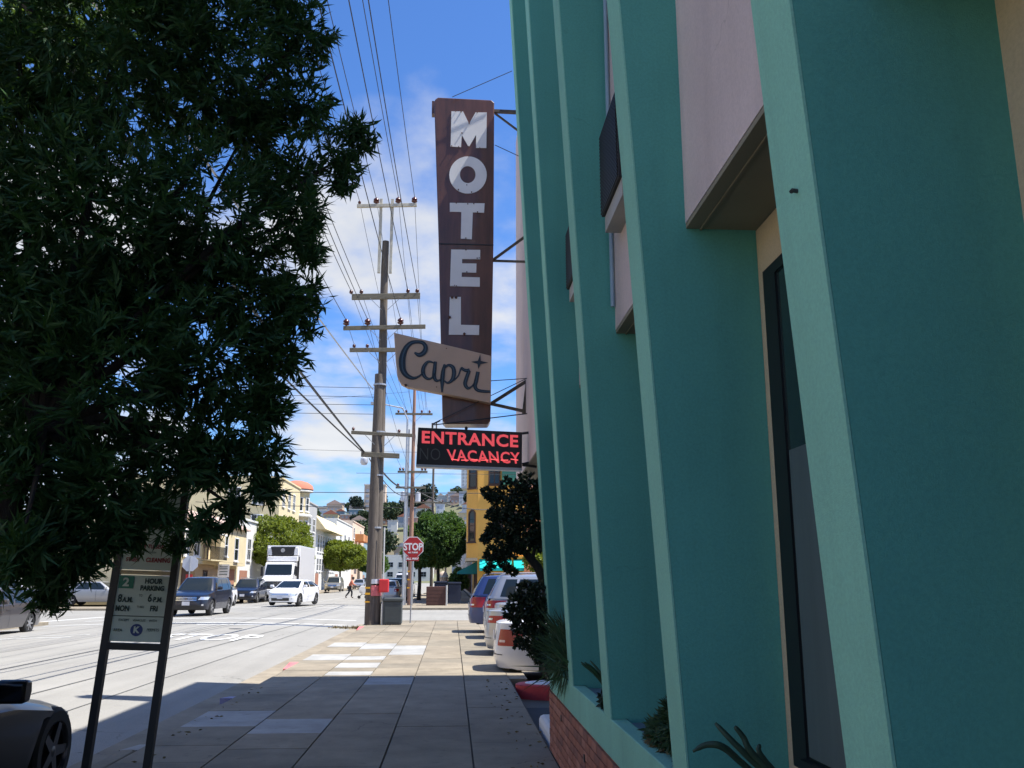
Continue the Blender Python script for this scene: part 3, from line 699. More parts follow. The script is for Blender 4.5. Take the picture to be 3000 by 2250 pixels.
ptext('HOUR', um+.075, 1.583, .050, 'ink_green', .9, bold=.0022)
ptext('PARKING', um+.072, 1.532, .050, 'ink_green', .84, bold=.0022)
ptext('8', uL+.062, 1.452, .078, 'ink_green', .8, bold=.002); ptext('A.M.', uL+.120, 1.444, .050, 'ink_green', .8, bold=.002)
ptext('TO', um-.005, 1.478, .026, 'ink_green', .7); ptext('6', um+.065, 1.460, .078, 'ink_green', .8, bold=.002); ptext('P.M.', um+.125, 1.450, .050, 'ink_green', .8, bold=.002)
ptext('MON', uL+.090, 1.380, .054, 'ink_green', .8, bold=.002); ptext('THRU', um+.005, 1.395, .022, 'ink_green', .9); ptext('FRI', um+.105, 1.385, .054, 'ink_green', .8, bold=.002)
MB().box(uL+.03, uR-.03, -.012, -.008, 1.325, 1.331, tf=lambda p: Vector((p.x - lean*(p.z-1.2), p.y, p.z-p.x*.035))).build('rule', MT['ink_green'], p1)
ptext('EXCEPT    VEHICLES    WITH', um, 1.298, .026, 'ink_green', 0.85); ptext('AREA', uL+.08, 1.225, .030, 'ink_green', .9); ptext('PERMITS', um+.12, 1.232, .030, 'ink_green', .8)
dk = MB(); dk.lathe([(.044, -.012), (.044, -.008)], (um-lean*.03, 0, 1.227), 'Y', 24); dk.build('round_badge', MT['ink_blue'], p1)
ptext('K', um, 1.229, .062, 'panel_white', 1.0, bold=.003, y=-.016)
ptext('TOW-AWAY', um, 2.08, .055, 'ink_red', .8, par=p2, bold=.002); ptext('NO STOPPING', um, 1.99, .045, 'ink_red', .8, par=p2, bold=.001)
ptext('EVERY TUESDAY', um+.015, 1.838, .040, 'ink_red', .80, par=p2, bold=.0012); ptext('STREET', um-.10, 1.738, .040, 'ink_red', .8, par=p2, bold=.001); ptext('OF MONTH', um+.01, 1.795, .022, 'ink_green', .9, par=p2)
ptext('CLEANING', um+.085, 1.738, .046, 'ink_red', .80, par=p2, bold=.0015)

# ================================================================ STOP SIGN AT THE CORNER
def octagon(cx_, y, cz, r): return [(cx_+r*cos(pi/8+k*pi/4), y, cz+r*sin(pi/8+k*pi/4)) for k in range(8)]
ss = thing('stop_sign', 'red octagonal stop sign on a thin pole at the corner with small plate below', 'sign', (-1.52, 34.0, 0))
MB().tube([(0, 0, 0), (0.03, 0, 3.1)], .028, 8).build('pole', MT['galv'], ss)
b = MB().poly(octagon(.04, -.06, 2.75, .415), (0, .02, 0)).build('board', MT['sign_white'], ss)
MB().poly(octagon(.04, -.068, 2.75, .385), (0, .006, 0)).build('face', MT['stop_red'], ss)
text_obj('lettering', 'STOP', .36, MT['sign_white'], ss, (.04, -.07, 2.75), bold=.012, xs=.82)
text_obj('lettering', 'ALL TURNS', .07, MT['sign_white'], ss, (.04, -.07, 2.55), bold=.004)
MB().box(-.20, .26, -.065, -.045, 2.24, 2.40).build('small_plate', MT['stop_red'], ss)
text_obj('lettering', 'ALL WAY', .105, MT['sign_white'], ss, (.03, -.068, 2.32), bold=.006)
# back of a stop sign across the street
bs = thing('stop_sign', 'back of an octagonal sign across the street in front of the cream house', 'sign', (-16.0, 56.5, 0))
MB().tube([(0, 0, 0), (0, 0, 2.9)], .035, 8).build('pole', MT['galv'], bs)
MB().poly(octagon(0, .02, 2.5, .50), (0, .02, 0)).build('board', MT['sign_back'], bs)
MB().box(-.2, .2, -.01, .02, 1.6, 1.85).build('small_plate', MT['stop_red'], bs)
# white notice sign on a post by the far houses
ns = thing('notice_sign', 'white framed notice board on posts behind the dark oncoming SUV', 'sign', (-17.3, 70, 0))
for x in (-.35, .35): MB().tube([(x, 0, 0), (x, 0, 2.6)], .03, 6).build('post', MT['trim_black'], ns)
MB().box(-.42, .42, -.03, .0, 1.7, 2.65).build('board', MT['white_paint'], ns)
for z in (1.9, 2.1, 2.3, 2.45): MB().box(-.3, .3, -.036, -.031, z, z+.05).build('printed_line', MT['ink_green'], ns)

# ================================================================ UTILITY POLES
def insulator(s, x, y, z, k=1.0):
    s.lathe([(.03*k, 0), (.04*k, .04*k), (.10*k, .06*k), (.13*k, .10*k), (.05*k, .13*k), (.12*k, .16*k), (.11*k, .22*k), (.05*k, .27*k), (.02*k, .30*k)], (x, y, z), 'Z', 10)
PX, PY = -2.72, 32.9
up = thing('utility_pole', 'tall weathered wooden utility pole at the corner with stacked cross arms', 'utility pole', (PX, PY, 0))
r = [.20+.006*sin(k*2.1) - .0045*k for k in range(15)]
MB().tube([(0.0 + .012*sin(k*.9) - .004*k, 0, k*14.45/14) for k in range(15)], r, 14).build('shaft', MT['wood_pole'], up, smooth=60)
stub = MB().tube([(-.17, -.12, 0), (-.165, -.12, 3), (-.15, -.12, 6), (-.125, -.12, 9.1)], [.20, .19, .18, .165], 12).build('stub_pole', MT['wood_pole'], up, smooth=60)
for k, z in enumerate((8.7, 6.9, 3.4, 5.3)): MB().lathe([(.25-.01*k, -.03), (.25-.01*k, .03)], (-.09, -.06, z), 'Z', 16).build('band', MT['galv'], up)
for x in (-.27, .17): MB().box(x-.055, x+.055, -.2, -.10, 13.1, 16.15).build('riser_timber', MT['wood_pale'], up)
def arm(x0, x1, z, hz=.12, m='wood_arm', y=-.24, tilt=0.0, ins=(), k=1.0, brace=True, name='cross_arm', par=up, th=.11):
    a = MB(); a.box(x0, x1, y-th/2, y+th/2, z-hz/2, z+hz/2, tf=lambda p: Vector((p.x, p.y, p.z+p.x*tilt))); o = a.build(name, MT[m], par, bevel=.008)
    for i in ins:
        s = MB(); insulator(s, i, y, z+hz/2+i*tilt, k); s.build('insulator', MT['insulator'], o, smooth=40)
    if brace:
        for sgn in (-1, 1): MB().tube([(sgn*.55, y-.07, z-hz/2), (sgn*.12, y-.03, z-hz/2-.42)], .015, 4).build('brace', MT['galv'], o)
    return o
arm(-1.19, 1.13, 15.85, .13, 'wood_pale', tilt=.05, ins=(-.45, .40, 1.03), k=.95, brace=False)
s = MB(); insulator(s, -1.1, -.24, 15.87, .5)
s.build('small_insulator', MT['insulator'], up)
arm(-1.25, 1.34, 12.13, .22, tilt=.04, ins=(-1.28, -.90, .87, 1.22), k=.62)
arm(-1.52, 1.57, 10.90, .15, tilt=.04, ins=(-1.42, -.62, .62), k=1.0)
arm(-1.25, .75, 10.02, .15, tilt=.02, ins=(-1.09, -.60), k=.55)
arm(-1.07, 1.19, 6.82, .12, tilt=-.04, ins=(-1.0, .68), k=.5)
arm(-.68, .72, 6.03, .18, tilt=-.04, ins=(), brace=False)
MB().lathe([(.03, .0), (.13, -.06), (.14, -.2), (.10, -.28), (.03, -.3)], (-.56, -.28, 5.95), 'Z', 12).build('street_lamp_head', MT['sign_back'], up, smooth=50)
MB().tube([(.26, -.3, 0), (.27, -.3, 1.0), (.255, -.28, 3.4)], .028, 8).build('conduit', MT['wire_pale'], up)
for k, (z, h, m) in enumerate(((1.28, .06, 'reflector_yellow'), (1.07, .07, 'reflector_yellow'), (.80, .05, 'reflector_yellow'))): MB().box(-.36, -.18, -.345, -.33, z-.03, z-.03+h).build('reflector', MT[m], up)
MB().lathe([(.265, 0), (.27, .35), (.25, .36)], (-.07, -.06, 1.0), 'Z', 14).build('notice_wrap', MT['red_faded'], up)
MB().lathe([(.27, 0), (.265, .16)], (-.07, -.06, 1.42), 'Z', 14).build('paper_wrap', MT['sign_back'], up)
tag(MB().box(-.17, .17, -.12, .12, 0, .46).build('fire_alarm_box', MT['box_red'], bevel=.03, loc=(-2.42, 32.62, 1.12)), 'bright red metal box fixed to the utility pole', 'call box')
ln_ = bpy.data.objects['fire_alarm_box']; MB().box(-.14, .14, -.128, -.121, .06, .40).build('door', MT['box_red'], ln_)
# rubbish bin beside the pole
tb = thing('litter_bin', 'dark grey box bin standing between the utility pole and stop sign', 'bin', (-2.10, 32.85, 0))
MB().box(-.33, .33, -.3, .3, 0.03, .80).build('body', MT['bin_grey'], tb, bevel=.02); MB().box(-.36, .36, -.33, .33, .80, .93).build('lid', MT['bin_grey'], tb, bevel=.04)
MB().box(-.25, .25, -.31, -.301, .1, .7).build('door', MT['bin_grey'], tb)

def far_pole(x, y, h, m, label, arms, rr=.16):
    t = thing('utility_pole', label, 'utility pole', (x, y, 0))
    MB().tube([(0, 0, k*h/6) for k in range(7)], [rr*(1-.07*k) for k in range(7)], 10).build('shaft', MT[m], t, smooth=60)
    for (x0, x1, z, ins) in arms: arm(x0, x1, z, .13, ins=ins, k=.7, par=t, y=-.2)
    return t
p2_ = far_pole(-2.62, 57.0, 14.0, 'wood_red', 'reddish wooden utility pole across the junction behind the stop sign', [(-.95, .95, 8.25, (-.8, -.6, .6, .8)), (-1.05, .85, 7.25, (-.9,)), (-1.2, 1.2, 12.0, (-1, -.5, .5, 1))])
for x, z in ((-.55, 6.35), (.38, 6.3)):
    MB().lathe([(.05, .65), (.17, .6), (.17, .05), (.08, 0)], (x, -.35, z), 'Z', 12).build('transformer', MT['sign_back'], p2_, smooth=40)
for z in (1.0, 1.5, 2.0): MB().box(-.17, -.02, -.175, -.165, z, z+.08).build('reflector', MT['reflector_yellow'], p2_)
MB().tube([(-.28, -.1, 0), (-.29, -.1, 11.0)], .05, 8).build('conduit', MT['galv'], p2_)
MB().tube([(.16, -.1, 0), (.16, -.1, 4.0)], .05, 8).build('conduit', MT['galv'], p2_)
p3_ = far_pole(-2.1, 92.0, 15.5, 'wood_pole', 'distant dark utility pole rising above the street tree', [(-2.0, 2.0, 9.2, (-1.8, -1, 1, 1.8))], .17)
for x in (-.22, .22): MB().box(x-.07, x+.07, -.1, .1, 13.0, 17.5).build('riser_timber', MT['wood_pole'], p3_)
p4_ = far_pole(-1.0, 135.0, 11.0, 'wood_pole', 'farthest utility pole with level cross arm beyond the street tree', [(-2.0, 2.4, 10.4, (-1.8, -.6, .6, 1.2, 2.2)), (-.9, 1.5, 9.2, (0,))], .17)
# tall grey lamp column beyond the junction
lc = thing('lamp_column', 'slim grey metal lamp column beside the reddish utility pole', 'lamp post', (-2.98, 55.9, 0))
MB().tube([(0, 0, 0), (0, 0, 11.5), (-.3, 0, 12.2), (-1.8, 0, 12.5)], [.09, .06, .05, .04], 8).build('column', MT['galv'], lc)
MB().cbox((-2.0, 0, 12.5), (.7, .25, .15)).build('lamp_head', MT['galv'], lc)

# wires along the street
def wire(a, b, sag, r, label, m='wire', group='overhead wires along the street', n=14):
    a, b = Vector(a), Vector(b); pts = []
    for i in range(n+1):
        t = i/n; p = a.lerp(b, t); p.z -= 4*sag*t*(1-t); pts.append(p)
    o = MB().tube(pts, r, 5, caps=False).build('overhead_wire', MT[m]); tag(o, label, 'wire', group); return o
k = 0
LV = [(-3.82, 16.0), (-3.17, 16.1), (-2.32, 16.2), (-1.69, 16.25), (-4.0, 12.3), (-3.62, 12.3), (-1.85, 12.4), (-1.5, 12.4), (-4.14, 11.15), (-3.34, 11.2), (-2.1, 11.25)]
names = ['outermost left wire of the topmost cross arm', 'second wire from the left on the topmost cross arm', 'third wire of the topmost cross arm', 'rightmost wire of the topmost cross arm',
         'leftmost wire of the second cross arm', 'second wire of the second cross arm', 'third wire of the second cross arm', 'rightmost wire of the second cross arm',
         'leftmost wire of the long third cross arm', 'middle wire of the long third cross arm', 'right wire of the long third cross arm']
for (x, z), nm in zip(LV, names):
    wire((x, 32.66, z), (x-.35, -12, z+.1), .75, .012, 'thin black wire overhead, ' + nm, n=24)
    z2 = {16: 12.3, 12: 12.1, 11: 8.5}[int(z)]
    wire((x, 32.66, z), (x*0.6-.85, 56.8, z2), .35, .009, 'thin wire beyond the corner pole, ' + nm, group='overhead wires beyond the corner pole')
wire((-3.3, 32.66, 6.15), (-3.55, -10, 6.4), .25, .032, 'thick black cable bundle sloping behind the big tree, upper one', n=20)
wire((-3.3, 32.66, 6.1), (-4.6, -10, 6.2), .30, .024, 'thick black cable sloping behind the big tree, lower one', n=20)
wire((-3.1, 32.66, 6.1), (-2.7, 57, 7.3), .5, .04, 'lashed black cable sagging from the corner pole to the far pole', group='overhead wires beyond the corner pole')
wire((-3.1, 32.66, 5.9), (-2.7, 57, 6.9), .6, .02, 'lower cable sagging from the corner pole to the far pole', group='overhead wires beyond the corner pole')
wire((-3.05, 32.66, 8.49), (-4.0, 2, 7.3), .15, .02, 'pale grey service cable crossing the sky beside the big tree', 'wire_pale')
GX = 'wires across the side street'
for z, sg, lb in ((9.4, .2, 'topmost'), (9.05, .2, 'second'), (8.75, .25, 'third'), (8.4, .25, 'fourth')):
    wire((-2.9, 32.9, z-.8), (-40, 34, z+.4), sg, .010, 'thin level wire running left from the corner pole, %s of four' % lb, group=GX)
wire((-2.7, 46, 5.9), (-45, 46, 5.9), .0, .018, 'dark level trolley wire crossing low in the sky on the left', group=GX)
wire((-2.7, 46, 5.9), (30, 46, 5.95), .0, .018, 'dark level trolley wire crossing in front of the yellow house', group=GX)
wire((-5, 46, 6.9), (30, 46, 7.0), .05, .010, 'thin level wire above the trolley wire by the yellow house', group=GX)
wire((-2.2, 57, 7.0), (6.0, 60, 7.2), 1.1, .03, 'black cable sagging from the far pole to the yellow house', group=GX)
wire((-2.7, 57, 6.0), (-17.5, 62, 6.7), .1, .02, 'pale cable slanting from the domed house to the far pole', group=GX)
wire((-12, 46, 8.2), (30, 46, 8.9), .5, .008, 'faint wire high over the junction', group=GX)
for k, (a, b) in enumerate((((-3.0, 57, 13.5), (-40, 60, 12)), ((0.0, 57, 12.2), (30, 60, 13.4)))):
    wire(a, b, .4, .008, ('faint high wire left of the far pole', 'faint high wire right of the far pole')[k], group=GX)
# ================================================================ CARS
def sgnpow(a): return a
class Car:
    """car shell as smooth surfaces: x forward, y left, z up; all panels are sampled from the same surface so they fit"""
    def __init__(s, L=4.6, Wd=1.80, sill=.24, hood=(.72, .95), belt=(.95, 1.0), roof=1.45, wb=2.7, rw=.33, ws=(1.15, .35), rs=(-1.55, -.85), tail=(.98, .92), nose_z=.60, fo=.85, Wr=None, n=6.5, gn=9, suv=False, er=.035):
        s.L = L/2; s.W = Wd/2; s.sill = sill; s.hood = hood; s.belt = belt; s.roof = roof; s.rw = rw
        s.xf = s.L - fo; s.xr = s.xf - wb; s.ws = ws; s.rs = rs; s.tail = tail; s.n = n; s.gn = gn; s.er = er
        s.Wb = s.W-.05; s.Wr = Wr or s.W*.72; s.suv = suv
    def deck(s, x):
        xs_ = [-s.L, -s.L+.12, s.rs[0], s.ws[0], s.L-.35, s.L]
        zs_ = [s.tail[1], s.tail[1]+.03, s.tail[0], s.hood[1], s.hood[0]+.06, s.hood[0]]
        return float(np.interp(x, xs_, zs_))
    def plan(s, u, z, sq=1.0):
        """u in [0,8): square-ring parameter, 0 = nose centre, positive to the left side"""
        u = u % 8
        if u < 1: a, b = 1, u
        elif u < 3: a, b = 2-u, 1
        elif u < 5: a, b = -1, 4-u
        elif u < 7: a, b = u-6, -1
        else: a, b = 1, u-8
        a *= sq; b *= sq; mx_ = max(abs(a), abs(b), 1e-9); nn = (abs(a/mx_)**s.n+abs(b/mx_)**s.n)**(1/s.n)
        a, b = a/nn, b/nn
        zt = (z-.55)
        Lf = s.L - .16*max(0, zt)**1.0*1.2 - .35*max(0, .42-z)
        Lr = s.L - .12*max(0, zt) - .35*max(0, .42-z)
        w = s.W - .20*max(0, z-.72)**1.3 - .16*max(0, .45-z) + .0
        return (a*(Lf if a > 0 else Lr), b*w)
    def ztop(s, u):
        x, y = s.plan(u, .8); return s.deck(x) - s.er
    def zbot(s, u):
        x, y = s.plan(u, .4); z = s.sill + (.02 if abs(x) > s.L-.3 else 0)
        if abs(y) > s.W*.80:
            for xw in (s.xf, s.xr):
                R_ = s.rw+.055; d = abs(x-xw)
                if d < R_: z = max(z, s.rw + sqrt(R_*R_-d*d)*1.0)
        return min(z, s.ztop(u)-.05)
    def wall(s, u, v, off=0.0):
        zb, zt = s.zbot(u), s.ztop(u); z = zb+(zt-zb)*v
        return s.at(u, z, off)
    def at(s, u, z, off=0.0):
        x, y = s.plan(u, z)
        if off:
            x1, y1 = s.plan(u+.02, z); x0, y0 = s.plan(u-.02, z); t = Vector((x1-x0, y1-y0, 0)).normalized(); nrm = Vector((t.y, -t.x, 0))
            if nrm.dot(Vector((x, y, 0))) < 0: nrm = -nrm
            x += nrm.x*off; y += nrm.y*off
        return (x, y, z)
    def ring(s):
        r = [i/10 for i in range(0, 10)] + [1+i*2/60 for i in range(0, 60)] + [3+i/10 for i in range(0, 20)] + [5+i*2/60 for i in range(60)] + [7+i/10 for i in range(10)]
        return r
    def body(s):
        m = MB(); R_ = s.ring(); V_ = [0, .04, .2, .4, .6, .8, .93, 1.0]
        m.grid([[s.wall(u, v) for u in R_+[8]] for v in V_])
        rows = []
        for k, q in enumerate((1.0, .985, .94, .85, .65, .4, .0)):
            row = []
            for u in R_+[8]:
                zt = s.ztop(u); x, y = s.plan(u, zt); x *= q; y *= q
                z = s.deck(x) - s.er*(q**9) + .035*(1-(y/s.W)**2)*(1-q**8)
                row.append((x, y, z))
            rows.append(row)
        m.grid(rows)
        return m
    def gh(s, u, t, off=0.0):
        """greenhouse surface, t 0 belt to 1 roof edge"""
        u = u % 8
        if u < 1: a, b = 1, u
        elif u < 3: a, b = 2-u, 1
        elif u < 5: a, b = -1, 4-u
        elif u < 7: a, b = u-6, -1
        else: a, b = 1, u-8
        nn = (abs(a)**s.gn+abs(b)**s.gn)**(1/s.gn); a /= nn; b /= nn
        tt = t**1.0
        xf = s.ws[0] + (s.ws[1]-s.ws[0])*(tt*.88+.12*tt*tt); xr = s.rs[0] + (s.rs[1]-s.rs[0])*(tt*.85+.15*tt*tt)
        w = s.Wb + (s.Wr-s.Wb)*(tt*.75+.25*tt*tt)
        zb = np.interp(a, (-1, 1), (s.belt[1], s.belt[0])) - .03
        z = zb + (s.roof-.03-zb)*tt
        x = (xf+xr)/2 + a*(xf-xr)/2; y = b*w
        if off:
            d = Vector((x-(xf+xr)/2, y, 0)); nx = (abs(a)**(s.gn-1))*(1 if a > 0 else -1); ny = (abs(b)**(s.gn-1))*(1 if b > 0 else -1)
            v = Vector((nx, ny, .35)).normalized()*off; x += v.x; y += v.y; z += v.z
        return (x, y, z)
    def house(s):
        m = MB(); R_ = s.ring(); m.grid([[s.gh(u, t) for u in R_+[8]] for t in np.linspace(0, 1, 8)])
        rows = []
        for q in (1, .97, .9, .75, .5, .25, 0):
            row = []
            for u in R_+[8]:
                x, y, z = s.gh(u, 1); cx0 = (s.ws[1]+s.rs[1])/2
                row.append((cx0+(x-cx0)*q, y*q, z+.055*(1-q*q)+.015*(1-q**6)))
            rows.append(row)
        m.grid(rows); return m
    def patch(s, u0, u1, z0, z1, off=.006, nu=10, nz=4, side='wall', slant=0.0):
        m = MB(); rows = []
        for j in range(nz+1):
            row = []
            for i in range(nu+1):
                u = u0+(u1-u0)*i/nu; t = j/nz
                if side == 'wall': row.append(s.at(u + slant*(t-.5), z0+(z1-z0)*t, off))
                else: row.append(s.gh(u + slant*(t-.5)*(1 if u < 4 else -1), z0+(z1-z0)*t, off))
            rows.append(row)
        m.grid(rows); return m

def wheel_mesh(rw, w, spokes, dark=False, twin=False):
    ty = MB(); ty.lathe([(rw*.66, -w/2), (rw*.90, -w/2), (rw*.985, -w*.38), (rw, -w*.2), (rw, w*.2), (rw*.985, w*.38), (rw*.90, w/2), (rw*.66, w/2)], axis='Y', n=28, caps=0)
    ri = MB(); ri.lathe([(rw*.68, w*.52), (rw*.66, w*.40), (rw*.60, w*.38), (rw*.62, w*.10), (rw*.1, w*.05)], axis='Y', n=28, caps=2)
    hubs = MB(); hubs.lathe([(rw*.17, w*.1), (rw*.16, w*.42), (rw*.08, w*.47), (.005, w*.48)], axis='Y', n=14)
    for k in range(spokes):
        a = 2*pi*k/spokes; c_, s_ = cos(a), sin(a); hw = rw*(.085 if spokes > 6 else .11)
        pts = []
        for r_, yy, ww in ((rw*.10, w*.44, hw*1.1), (rw*.64, w*.47, hw*.8)):
            for sg in (-1, 1): pts.append((r_*c_ - sg*ww*s_, yy, r_*s_ + sg*ww*c_))
        pts2 = [(x, y-.035, z) for x, y, z in pts]
        hubs.add(pts+pts2, [(0,1,3,2), (4,6,7,5), (0,2,6,4), (1,5,7,3), (2,3,7,6), (0,4,5,1)])
    return ty.mesh('tyre', MT['rubber'], 40), ri.mesh('rim_dish', MT['alloy_dark'] if dark else MT['trim_black'], 40), hubs.mesh('rim', MT['alloy_dark'] if dark else MT['alloy'], 35)
WH = {}
def add_wheel(par, x, y, rw, spokes, dark, side):
    key = (rw, spokes, dark)
    if key not in WH: WH[key] = wheel_mesh(rw, .21, spokes, dark)
    ty, di, rm = WH[key]
    rot = (0, 0.4*x, 0 if side > 0 else pi)
    w = link('wheel', ty, par, (x, y, rw), rot); link('rim_dish', di, w); link('rim', rm, w)
    return w

def make_car(name, label, cat, loc, rz, c, pt, spokes=5, dark=False, group=None, front=True, rear=True, plate_txt=None, rails=False, grille='bars', tl=None, hl=None, fog=True, lowtrim=None, near=True, ghp=None):
    t = thing(name, label, cat, loc, rz, group)
    b = c.body().build('body', pt, t, smooth=50)
    h = c.house().build('cabin', pt, t, smooth=50)
    MB().box(-c.L+.25, c.L-.25, -c.W+.25, c.W-.25, c.sill-.02, c.hood[0]-.06).build('underbody', MT['car_under'], t)
    G = MT['car_glass']; sd = 'gh'
    c.patch(-.84, .84, .06, .93, .006, 14, 4, sd).build('windscreen', G, t, smooth=True)
    c.patch(4-.80, 4.80, .12, .90, .006, 14, 4, sd).build('rear_window', G, t, smooth=True)
    g3 = ghp or ((1.17, 1.86), (1.93, 2.52), (2.58, 2.84))
    for a_, b_ in g3:
        sl = .0
        c.patch(a_, b_, .09, .88, .006, 8, 3, sd, slant=sl).build('side_window', G, t, smooth=True)
        c.patch(8-a_, 8-b_, .09, .88, .006, 8, 3, sd, slant=sl).build('side_window', G, t, smooth=True)
    for x in (c.xf, c.xr):
        for sg in (1, -1): add_wheel(t, x, sg*(c.W-.125), c.rw, spokes, dark, sg)
    # doors: thin seams and handles
    sm = MB()
    for sg in (0, 1):
        for u in (1.42, 1.90, 2.42):
            uu = u if sg == 0 else 8-u
            zb = max(c.zbot(uu)+.03, c.sill+.05)
            pts = [c.at(uu+.004*0, z, .002) for z in np.linspace(zb, c.ztop(uu), 7)]; pts2 = [c.at(uu+.006, z, .002) for z in np.linspace(zb, c.ztop(uu), 7)]
            sm.grid([pts, pts2])
    sm.build('door_seam', MT['seam'], t)
    for sg in (0, 1):
        for u in (1.80, 2.28):
            uu = u if sg == 0 else 8-u
            c.patch(uu, uu+(.09 if sg == 0 else -.09), c.belt[0]-.15, c.belt[0]-.125, .018, 3, 1).build('door_handle', pt, t)
    for sg in (1, -1):
        m_ = MB().poly([(.06, 0, .075), (.075, 0, .0), (.05, 0, -.07), (-.055, 0, -.075), (-.06, 0, .065), (-.02, 0, .085)], (0, sg*.20, 0)); m_.box(-.03, .03, min(0, -sg*.10), max(0, -sg*.10), -.07, -.03)
        o = m_.build('wing_mirror', pt, t, smooth=50, bevel=.025, loc=(c.ws[0]-.33, sg*(c.Wb+.06), c.belt[0]+.10))
    zn = c.hood[0]
    if front:
        if grille == 'bars':
            gr = c.patch(-.50, .50, zn-.24, zn-.09, .012, 10, 3).build('grille', MT['trim_black'], t, smooth=True)
            for z in (zn-.235, zn-.175, zn-.115): c.patch(-.48, .48, z, z+.032, .020, 10, 1).build('grille_bar', MT['chrome'], gr)
            MB().box(-.012, .012, -.055, -.035, -.045, .045).add([], []).build('emblem_post', MT['chrome'], gr, loc=(c.at(0, zn-.16, .03)[0], 0, zn-.155))
            e = MB(); e.box(-.012, .012, .035, .055, -.045, .045); e.box(-.012, .012, -.035, .035, -.010, .012); e.build('emblem', MT['chrome'], gr, loc=(c.at(0, zn-.16, .03)[0], 0, zn-.155))
        elif grille == 'slim':
            c.patch(-.55, .55, zn-.155, zn-.105, .010, 10, 2).build('grille', MT['chrome'], t, smooth=True)
            c.patch(-.60, .60, c.sill+.08, c.sill+.24, .008, 10, 2).build('lower_grille', MT['trim_black'], t, smooth=True)
        else:
            c.patch(-.45, .45, zn-.22, zn-.08, .010, 10, 2).build('grille', MT['trim_black'], t, smooth=True)
        if grille != 'slim': c.patch(-.66, .66, c.sill+.06, c.sill+.20, .006, 10, 2).build('air_intake', MT['trim_black'], t, smooth=True)
        for sg in (1, -1):
            a_, b_ = (hl or (.60, 1.10))
            c.patch(sg*a_, sg*b_, zn-.20, zn-.075, .010, 8, 2, slant=.12*sg).build('headlight', MT['lamp_clear'], t, smooth=True)
            if fog: c.patch(sg*.72, sg*.82, c.sill+.17, c.sill+.24, .012, 3, 1).build('fog_lamp', MT['lamp_clear'], t)
        p = c.at(0, c.sill+.26, .02)
        MB().box(-.006, .006, -.16, .16, -.08, .08).build('number_plate', MT['plate'], t, loc=(p[0]+.004, 0, c.sill+.27))
    if rear:
        zt = c.tail[1]
        a_, b_, z0, z1 = tl or (.62, 1.14, zt-.27, zt-.08)
        for sg in (1, -1):
            l = c.patch(4-sg*a_, 4-sg*b_, z0, z1, .010, 8, 3, slant=-.05*sg).build('tail_light', MT['lamp_red'], t, smooth=True)
            c.patch(4-sg*(a_+.04), 4-sg*(a_+.20), z0+.06, z0+.10, .014, 3, 1).build('reversing_lamp', MT['lamp_clear'], l)
        p = c.at(4, zt-.25, .02); MB().box(-.006, .006, -.16, .16, -.08, .08).build('number_plate', MT['plate'], t, loc=(p[0]-.004, 0, zt-.24))
        c.patch(3.25, 4.75, c.sill+.24, c.sill+.255, .004, 10, 1).build('bumper_line', MT['seam'], t)
    if lowtrim:
        for a0, a1 in ((-.95, .95), (3.05, 4.95)): c.patch(a0, a1, c.sill+.01, c.sill+.15, .004, 14, 2).build('bumper_trim', MT[lowtrim], t, smooth=True)
    if rails:
        for sg in (1, -1): MB().tube([(c.ws[1]-.1, sg*(c.Wr-.10), c.roof-.0), (c.ws[1]-.25, sg*(c.Wr-.10), c.roof+.07), (c.rs[1]+.2, sg*(c.Wr-.10), c.roof+.07), (c.rs[1]+.05, sg*(c.Wr-.10), c.roof)], .016, 6).build('roof_rail', MT['alloy'], t)
    return t
SED = dict(L=4.65, Wd=1.80, hood=(.74, .93), belt=(.93, .98), roof=1.44, ws=(1.15, .40), rs=(-1.75, -.95), tail=(1.02, .97), rw=.325)
SUV_ = dict(L=4.55, Wd=1.84, sill=.28, hood=(.90, 1.08), belt=(1.08, 1.14), roof=1.66, ws=(1.20, .55), rs=(-2.16, -1.85), tail=(1.14, 1.05), rw=.35, wb=2.62, suv=True)
blk = paint('black', (.004, .004, .005), .0); navy = paint('navy', (.006, .009, .024), .0); wht = paint('white', (.72, .72, .74), 0); slv = paint('silver', (.40, .41, .43), .6)
gry = paint('grey', (.085, .080, .088), .5); blu = paint('blue', (.035, .060, .18), .4); dgr = paint('dark_grey', (.05, .052, .055), .4); cham = paint('champagne', (.30, .28, .23), .5)
H = pi/2     # heading towards +Y
# near black saloon
bc = Car(L=4.70, Wd=1.82, hood=(.62, .87), belt=(.83, .90), roof=1.34, ws=(.72, -.10), rs=(-1.75, -1.0), tail=(.98, .94), rw=.345, wb=2.80, fo=.84, n=4.2, er=.10)
c_ = make_car('parked_car', 'black saloon at the kerb in the shade, dark spoked wheel and black mirror showing', 'car', (-4.05, 6.30, gz(-4.08)-.02), H, bc, blk, spokes=5, dark=True, grille='mesh', hl=(.55, 1.20))
# grey saloon on the far kerb
make_car('parked_car', 'grey saloon parked across the street in front of the tree trunk', 'car', (-14.25, 28.9, -.11), -H, Car(**SED), gry, spokes=7)
